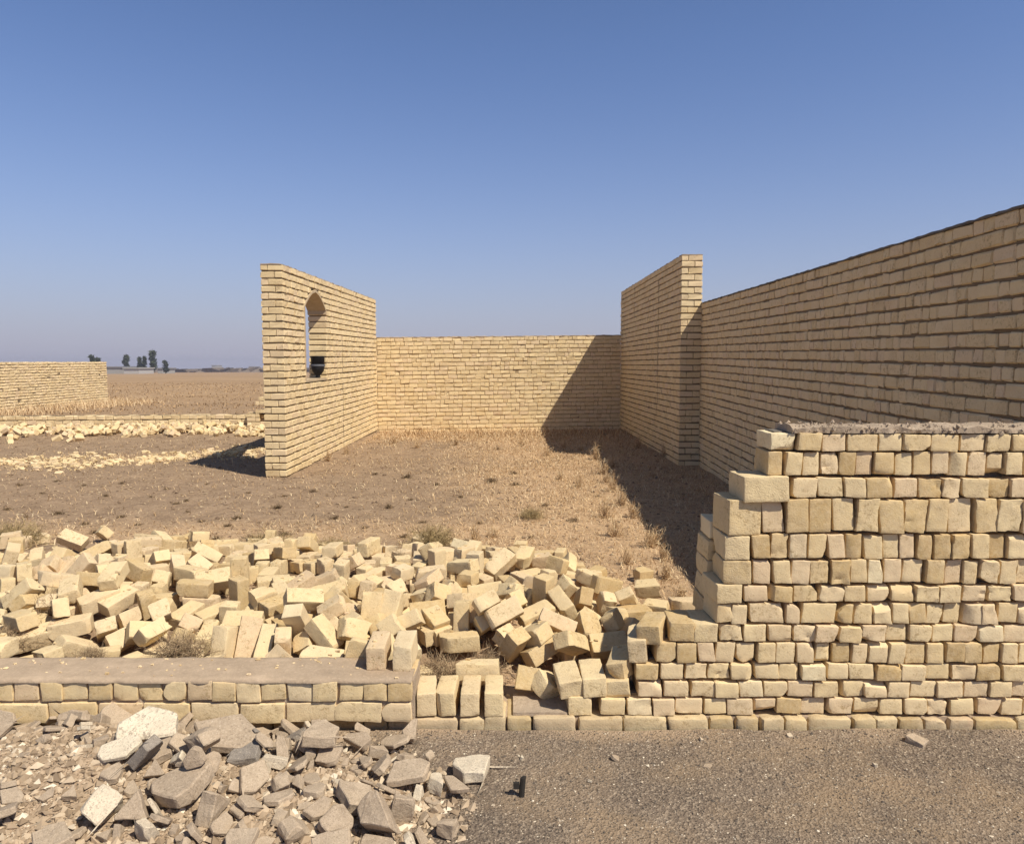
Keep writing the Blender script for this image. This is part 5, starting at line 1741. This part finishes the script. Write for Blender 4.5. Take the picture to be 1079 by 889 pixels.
# withered tufts dotted over the yard
TM = [bush_mesh('dry_tuft', 40 + k, 0.10, 0.09, 60, M_TUFT, 0.0028, 1.2, 3) for k in range(4)]
TS = [bush_mesh('dry_tuft', 50 + k, 0.09, 0.15, 50, M_STRAW, 0.0024, 0.9, 3) for k in range(3)]
TPX = [(352, 544, 1.0), (315, 548, 0.7), (299, 520, .8), (330, 515, .8), (428, 500, 1.1), (460, 508, .8), (485, 522, 1.0), (519, 503, 1.4), (543, 508, 1.3), (541, 494, .8), (524, 471, .8), (478, 489, .7), (410, 532, .8),
       (433, 523, .6), (446, 547, .7), (505, 548, .8), (250, 545, 1.0), (212, 547, .8), (186, 529, 1.0), (196, 526, .8), (198, 537, .8), (146, 549, .8), (90, 548, 1.0), (129, 541, .8), (88, 507, 1.1), (45, 516, .7), (62, 536, .9), (112, 519, .7),
       (128, 505, .8), (28, 539, .7), (8, 530, .9), (98, 557, 1.2), (38, 560, 1.1), (240, 552, .9), (176, 512, .6), (218, 506, .6), (262, 516, .7), (292, 532, 1.0), (265, 563, 1.0), (228, 565, 1.0), (376, 512, .6), (395, 497, .6), (365, 530, .7), (60, 503, .8), (160, 520, .6), (20, 508, .9), (300, 560, .9),
       (384, 552, .7), (574, 530, .9), (604, 545, .9), (560, 560, .8), (630, 520, .8), (425, 562, 1.1)]


def tuft_cell(x, y):
    colm = ('near left frame edge' if x < 50 else 'left open yard' if x < 140 else 'open soil left of arched wall' if x < 235 else 'in front of arched wall' if x < 340 else 'center yard soil' if x < 450 else 'yard toward the wall shadow')
    row = ('close behind the heap' if y > 552 else 'midway behind the heap' if y > 535 else 'halfway across' if y > 515 else 'farther back' if y > 500 else 'deep in the yard')
    return row + ' ' + colm


items = []
rt = np.random.default_rng(71)
for k, (x, y, s) in enumerate(TPX):
    p = at_z(x, y + 3, 0.02)
    o = link('dry_tuft', TM[k % 4])
    o.location = (p.x, p.y, float(ground_z(p.x, p.y)) - 0.005)
    o.rotation_euler = (0, 0, rt.uniform(0, 6.28))
    ss = s * 0.62 * (0.8 + p.y / 18) * rt.uniform(0.7, 1.25)
    o.scale = (ss, ss, ss * rt.uniform(0.5, 0.95))
    tag(o, None, 'weed', 'dark withered tufts dotting the soil')
    items.append((o, tuft_cell(x, y), ('small' if s < 0.75 else 'broad' if s > 1.05 else '') + (' ' if s < 0.75 or s > 1.05 else '') + 'dark withered weed'))
settle(items)
items = []
SPX = [(594, 470, 1.3), (577, 477, 1.5), (612, 472, 1.2), (628, 482, 1.6), (636, 495, 1.7), (640, 505, 1.3), (646, 515, 1.4), (655, 530, 1.4), (668, 540, 1.3), (684, 572, 1.2), (690, 568, 1.3), (700, 585, 1.0), (672, 470, 2.0), (700, 478, 1.5), (345, 482, 1.5), (365, 476, 1.3),
       (648, 560, 1.2), (638, 540, 1.4), (660, 590, 1.0), (702, 606, 1.0), (716, 628, .9), (500, 566, 1.0), (520, 560, .9), (590, 500, 1.1), (610, 510, 1.1), (440, 470, 1.3), (480, 468, 1.3), (415, 466, 1.3), (550, 468, 1.4), (645, 488, 1.6), (632, 472, 1.4)]
for k, (x, y, s) in enumerate(SPX):
    p = at_z(x, y + 2, 0.03)
    o = link('grass_tuft', TS[k % 3])
    o.location = (p.x, p.y, float(ground_z(p.x, p.y)) - 0.005)
    o.rotation_euler = (0, 0, rt.uniform(0, 6.28))
    o.scale = (s * 1.0, s * 1.0, s * rt.uniform(0.9, 1.4))
    tag(o, None, 'grass tuft', 'straw tufts along the walls and the shadow edge')
    c = ('by the foot of the arched wall' if x < 400 else 'along the back wall' if y < 480 and x < 600 else 'in the shaded back corner' if y < 480 else 'on the shadow edge far back' if y < 500 else 'on the shadow edge midway' if y < 545 and x > 625 else 'on the near shadow edge' if x > 625 else 'in the open yard')
    items.append((o, c, ('tall' if s > 1.35 else 'short' if s < 1.05 else 'medium') + ' straw tuft'))
settle(items)

# ------------------------------------------------------------------ single stones and the stake on the gravel
def stone(x, y, size, ch, tone, eu, lab):
    p = at_z(x, y, -0.05)
    o = chunk(ch, size, (p.x, p.y, float(gravel_z(p.x, p.y)) + size * CHUNKS[ch][1] * 0.30), eu, tone)
    o.name = 'stone'
    tag(o, lab, 'stone', 'single stones on the gravel')


stone(966, 783, 0.10, 5, 1, (0.1, 0.16, -0.35), 'tan stone lying on gravel before the right end of the wall')
stone(649, 798, 0.055, 3, 0, (0.1, 0.5, 0.3), 'small dark grey stone on the gravel below the steps')
stone(832, 775, 0.036, 5, 2, (0.3, 0, 0.8), 'small white stone near the footing, middle right')
stone(745, 806, 0.05, 0, 0, (0, 0.05, 0.4), 'flat grey flake on gravel below the wall steps')
stone(922, 806, 0.03, 9, 2, (0, 0, 0.4), 'white pebble on gravel below the tan stone')
stone(739, 780, 0.03, 6, 2, (0.1, 0.4, 0), 'white chip on gravel close to the footing')
stone(550, 798, 0.028, 9, 2, (0.1, 0.4, 0), 'white pebble on gravel near the debris')
stone(622, 822, 0.025, 6, 2, (0.1, 0.4, 1), 'pale pebble on gravel near the bottom center')
stk = thing('stake', 'short dark stake sticking up from the gravel near the debris', 'stake', (0, 0, 0))
p = at_z(549, 838, -0.05)
stk.location = (p.x, p.y, float(gravel_z(p.x, p.y)))
mb = MB()
V, fs = [], []
for k, (z, r) in enumerate(((-0.02, 0.012), (0.03, 0.0115), (0.075, 0.011), (0.082, 0.008))):
    for q in range(8):
        a = q * math.pi / 4
        V.append((r * math.cos(a) + 0.004 * k, r * math.sin(a) * 0.7, z))
for k in range(3):
    for q in range(8):
        fs.append((8 * k + q, 8 * k + (q + 1) % 8, 8 * k + 8 + (q + 1) % 8, 8 * k + 8 + q))
fs.append(tuple(24 + q for q in range(8)))
mb.add(V, fs).obj('shaft', plain('dark iron', (0.03, 0.026, 0.022), 0.8), stk)
MB().box((-0.018, 0.0, 0.045), (0.012, 0.006, 0.012)).obj('prong', bpy.data.materials['dark iron'], stk)

# ------------------------------------------------------------------ the black pot in the arch
pot = thing('pot', 'black tapered pot with grey band standing in the arched opening', 'pot')
M_POT = plain('black rubber', (0.014, 0.014, 0.016), 0.45, 25, 0.15)
M_BAND = plain('grey band', (0.10, 0.105, 0.12), 0.4, 25, 0.3)


def lathe(prof, n=28):
    V, fs = [], []
    for (r, z) in prof:
        for q in range(n):
            a = 2 * math.pi * q / n
            V.append((r * math.cos(a), r * math.sin(a), z))
    for k in range(len(prof) - 1):
        for q in range(n):
            a, b = k * n + q, k * n + (q + 1) % n
            fs.append((a, b, b + n, a + n))
    fs.append(tuple(range(n))[::-1])
    fs.append(tuple((len(prof) - 1) * n + q for q in range(n)))
    return MB().add(V, fs)


lathe([(0.045, 0), (0.05, 0.02), (0.035, 0.035), (0.06, 0.06), (0.105, 0.12), (0.122, 0.18), (0.122, 0.215)]).obj('bowl', M_POT, pot, True)
lathe([(0.128, 0.205), (0.132, 0.212), (0.132, 0.238), (0.128, 0.245)]).obj('band', M_BAND, pot, True)
lathe([(0.124, 0.245), (0.126, 0.385), (0.130, 0.392), (0.130, 0.40), (0.115, 0.40), (0.112, 0.26), (0.0001, 0.255)]).obj('upper_body', M_POT, pot, True)
px_ = wall_xf(LW0, LW1, 1, -0.02, 0.0125)[0](np.array([[2.31 - 0.155, 0.115, OP[2] + 0.018]]))[0]
pot.location = (px_[0], px_[1], px_[2])
pot.scale = (0.92, 0.92, 0.92)

# ------------------------------------------------------------------ far trees, sheds and wood line
def tree(x, ybase, ytop, wpx, Y, seed, label, bare=0.0):
    b = at_y(x, ybase, Y)
    t = at_y(x, ytop, Y)
    z0 = float(ground_z(b.x, Y))
    Hh = t.z - z0
    R = wpx / F * Y / 2
    rng = np.random.default_rng(seed)
    root = thing('poplar_tree', label, 'tree', (b.x, Y, z0), 'far trees on the horizon')
    tr_ = MB()
    V, fs = [], []
    for k in range(6):
        z = Hh * 0.9 * k / 5
        r = 0.028 * Hh * (1 - 0.17 * k)
        for q in range(7):
            a = q * 2 * math.pi / 7
            V.append((r * math.cos(a) + 0.02 * Hh * math.sin(k * 1.3 + seed), r * math.sin(a), z))
    for k in range(5):
        for q in range(7):
            fs.append((7 * k + q, 7 * k + (q + 1) % 7, 7 * k + 7 + (q + 1) % 7, 7 * k + 7 + q))
    tr_.add(V, fs, 0.5).obj('trunk', M_BARK, root)
    n = 800
    cl = [(0.16 + 0.82 * (q + rng.random()) / 22, rng.uniform(0, 6.28), rng.uniform(0, 0.75)) for q in range(22)]
    V = np.zeros((n, 3, 3))
    for k in range(n):
        h, a, d = cl[rng.integers(0, 22)]
        prof = min(1, (h - 0.04) * 5) * max(0.05, 1.04 - h) ** 0.35 * 1.15
        c = np.array([math.cos(a) * d * R * prof, math.sin(a) * d * R * prof, h * Hh])
        c += rng.normal(0, 1, 3) * np.array([R * 0.24, R * 0.24, Hh * 0.035])
        V[k] = c + rng.normal(0, 0.17 * R + 0.03 * Hh, (3, 3)) * 0.8
    V[..., 2] = np.maximum(V[..., 2], 0.04 * Hh)
    mb = MB()
    mb.add(V.reshape(-1, 3), np.arange(n * 3).reshape(-1, 3).tolist(), np.repeat(rng.random(n), 3))
    mb.obj('crown', M_LEAF, root)


for a in ((133, 391, 374.5, 7, 330, 2, 'slim tree left of the pair, beside the far shed'), (147.5, 391, 376.5, 5, 300, 3, 'left tree of the close pair on the horizon'),
          (152.5, 391, 376.0, 5, 300, 4, 'right tree of the close pair on the horizon'), (161, 391, 370, 7.5, 300, 5, 'tallest far tree on the horizon'), (174.5, 391, 380, 6, 310, 6, 'short far tree standing rightmost on the horizon'),
          (97, 391, 374.5, 7, 260, 7, 'taller tree showing above the far pale wall'), (103, 391, 377.5, 9, 265, 8, 'bushy low tree beside the taller one above the far wall')):
    tree(*a)


def shed(x0, x1, yt, Y, label, wall, roofc, depth=12, nwin=0):
    a, b = at_y(x0, yt, Y), at_y(x1, yt, Y)
    gz0 = float(ground_z((a.x + b.x) / 2, Y))
    a.z -= gz0
    b.z -= gz0
    r = thing('shed', label, 'building', ((a.x + b.x) / 2, Y, gz0), 'low far buildings on the horizon')
    w = (b.x - a.x) / 2
    mb = MB().box((0, depth / 2, a.z / 2 - 0.3), (w, depth / 2, a.z / 2 + 0.3 - 0.15))
    mb.obj('wall', wall, r)
    MB().box((0, depth / 2, a.z + 0.05), (w + 0.4, depth / 2 + 0.4, 0.25)).obj('roof', roofc, r)
    for k in range(nwin):
        MB().box((w * (-0.6 + 0.6 * k), -0.03, a.z * 0.45), (w * 0.10, 0.04, a.z * 0.22)).obj('window', bpy.data.materials['dark iron'], r)


M_SH1 = plain('pale shed wall', (0.30, 0.295, 0.28), 0.9)
M_SH2 = plain('shed roof', (0.20, 0.20, 0.21), 0.8)
M_SH3 = plain('white wall', (0.38, 0.37, 0.355), 0.9)
shed(112, 130, 386.8, 290, 'far long grey shed left of the horizon trees', M_SH1, M_SH2)
shed(130.5, 146, 388.0, 285, 'far pale shed in front of the horizon trees', M_SH3, M_SH1)
shed(166, 171, 388.2, 320, 'tiny far hut between the tallest and the short tree', M_SH1, M_SH2)
shed(223, 227, 384.9, 900, 'small far tower building above the horizon wood', M_SH1, M_SH1, 20)
shed(262, 268, 386.2, 900, 'small far white building near the arched wall edge', M_SH3, M_SH1, 20)
# a far belt of scrub and low orchards
rw_ = np.random.default_rng(83)
n = 9000
Y = rw_.uniform(480, 900, n)
x = rw_.uniform(-0.70, 0.9, n) * Y
clump = np.clip(0.55 + 0.6 * vnoise(np.stack([x, Y * 0.3], 1), 0.012, 9), 0.05, 1)
hh = rw_.uniform(0.5, 5.0, n) * clump
V = np.zeros((n, 4, 3))
w = rw_.uniform(2, 7, n)
for q, (sx, sz) in enumerate(((-1, 0), (1, 0), (0.6, 1), (-0.5, 0.9))):
    V[:, q] = np.stack([x + sx * w, Y + rw_.normal(0, 2, n), hh * sz + ground_z(x, Y)], 1)
mb = MB()
mb.add(V.reshape(-1, 3), np.arange(n * 4).reshape(-1, 4).tolist(), np.repeat(rw_.random(n), 4))
M_BELT = rnd_mat('far scrub', [(0, (0.10, 0.08, 0.065)), (0.7, (0.17, 0.135, 0.105)), (1, (0.30, 0.25, 0.20))], 1, 0.1, 0)
tag(mb.obj('scrub_belt', M_BELT), 'thin brown belt of scrub along the horizon', 'scrub', kind='stuff')

# ------------------------------------------------------------------ dusty air
mz = bpy.data.materials.new('dusty air')
mz.use_nodes = True
mz.node_tree.nodes.remove(mz.node_tree.nodes['Principled BSDF'])
pv = mz.node_tree.nodes.new('ShaderNodeVolumePrincipled')
pv.inputs['Color'].default_value = (0.82, 0.84, 0.98, 1)
pv.inputs['Density'].default_value = 0.0005
pv.inputs['Anisotropy'].default_value = 0.2
mz.node_tree.links.new(pv.outputs[0], mz.node_tree.nodes['Material Output'].inputs['Volume'])
hzo = MB().box((0, 0, 0), (2100, 1500, 16)).obj('haze', mz)
hzo.location = (0, 800, -2.0)
tag(hzo, 'thin dusty air over the plain', kind='stuff')

# ------------------------------------------------------------------ light, sky, camera
SUN = Vector((0.60, -0.50, 1.0)).normalized()
sl = bpy.data.lights.new('sun', 'SUN')
sl.energy = 4.75
sl.angle = D2R(0.53)
sl.color = (1.0, 0.915, 0.775)
so = bpy.data.objects.new('sun', sl)
COL.objects.link(so)
so.rotation_euler = SUN.to_track_quat('Z', 'Y').to_euler()
w = bpy.data.worlds.new('World')
scene.world = w
w.use_nodes = True
nt = w.node_tree
bg = nt.nodes['Background']
sky = nt.nodes.new('ShaderNodeTexSky')
sky.sky_type = 'NISHITA'
sky.sun_disc = False
sky.sun_elevation = math.asin(SUN.z)
sky.sun_rotation = math.atan2(SUN.x, SUN.y)
sky.altitude = 0
sky.air_density = 1.0
sky.dust_density = 0.5
sky.ozone_density = 3.2
tc = nt.nodes.new('ShaderNodeTexCoord')
sep = nt.nodes.new('ShaderNodeSeparateXYZ')
nt.links.new(tc.outputs['Generated'], sep.inputs[0])


def wm(op, a, b=0.0):
    nd = nt.nodes.new('ShaderNodeMath')
    nd.operation = op
    for s_, v_ in ((nd.inputs[0], a), (nd.inputs[1], b)):
        if isinstance(v_, bpy.types.NodeSocket):
            nt.links.new(v_, s_)
        else:
            s_.default_value = v_
    return nd.outputs[0]


hz = wm('POWER', 2.71828, wm('MULTIPLY', wm('POWER', wm('DIVIDE', wm('MAXIMUM', sep.outputs[2], 0.0), 0.165), 1.25), -1.0))
tint = nt.nodes.new('ShaderNodeMix')
tint.data_type = 'RGBA'
tint.blend_type = 'MULTIPLY'
tint.inputs[0].default_value = 1.0
nt.links.new(sky.outputs[0], tint.inputs[6])
tint.inputs[7].default_value = (0.71, 0.80, 1.0, 1)
zen = nt.nodes.new('ShaderNodeMapRange')       # overhead sky, out of view, dimmed and warmed to set the shadow fill
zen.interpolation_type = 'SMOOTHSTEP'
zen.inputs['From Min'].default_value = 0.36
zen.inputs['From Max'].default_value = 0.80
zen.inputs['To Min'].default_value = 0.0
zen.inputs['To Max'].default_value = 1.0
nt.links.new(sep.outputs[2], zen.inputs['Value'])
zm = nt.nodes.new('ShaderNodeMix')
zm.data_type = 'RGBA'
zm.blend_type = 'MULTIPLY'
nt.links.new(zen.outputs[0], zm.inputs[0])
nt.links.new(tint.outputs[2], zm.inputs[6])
zm.inputs[7].default_value = (0.86, 0.70, 0.50, 1)     # warm dimming tint, cuts blue fill light in the shadows
hm = nt.nodes.new('ShaderNodeMix')
hm.data_type = 'RGBA'
nt.links.new(hz, hm.inputs[0])
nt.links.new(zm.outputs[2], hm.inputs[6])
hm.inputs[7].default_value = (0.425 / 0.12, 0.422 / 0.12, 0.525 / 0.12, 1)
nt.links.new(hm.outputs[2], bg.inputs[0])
bg.inputs[1].default_value = 0.102

cam = bpy.data.cameras.new('camera')
cam.sensor_fit = 'HORIZONTAL'
cam.sensor_width = 36.0
cam.lens = 36.0 * F / 1079.0
cam.clip_start = 0.05
cam.clip_end = 12000
co = bpy.data.objects.new('camera', cam)
COL.objects.link(co)
co.location = (0, 0, HE)
co.rotation_euler = (math.pi / 2 - TH, 0, 0)
scene.camera = co
vs = scene.view_settings
vs.view_transform = 'Standard'
vs.look = 'None'
vs.exposure = 0.27
vs.gamma = 1.0
vs.use_curve_mapping = False
scene.cycles.max_bounces = 10
scene.cycles.diffuse_bounces = 8
scene.cycles.use_denoising = True
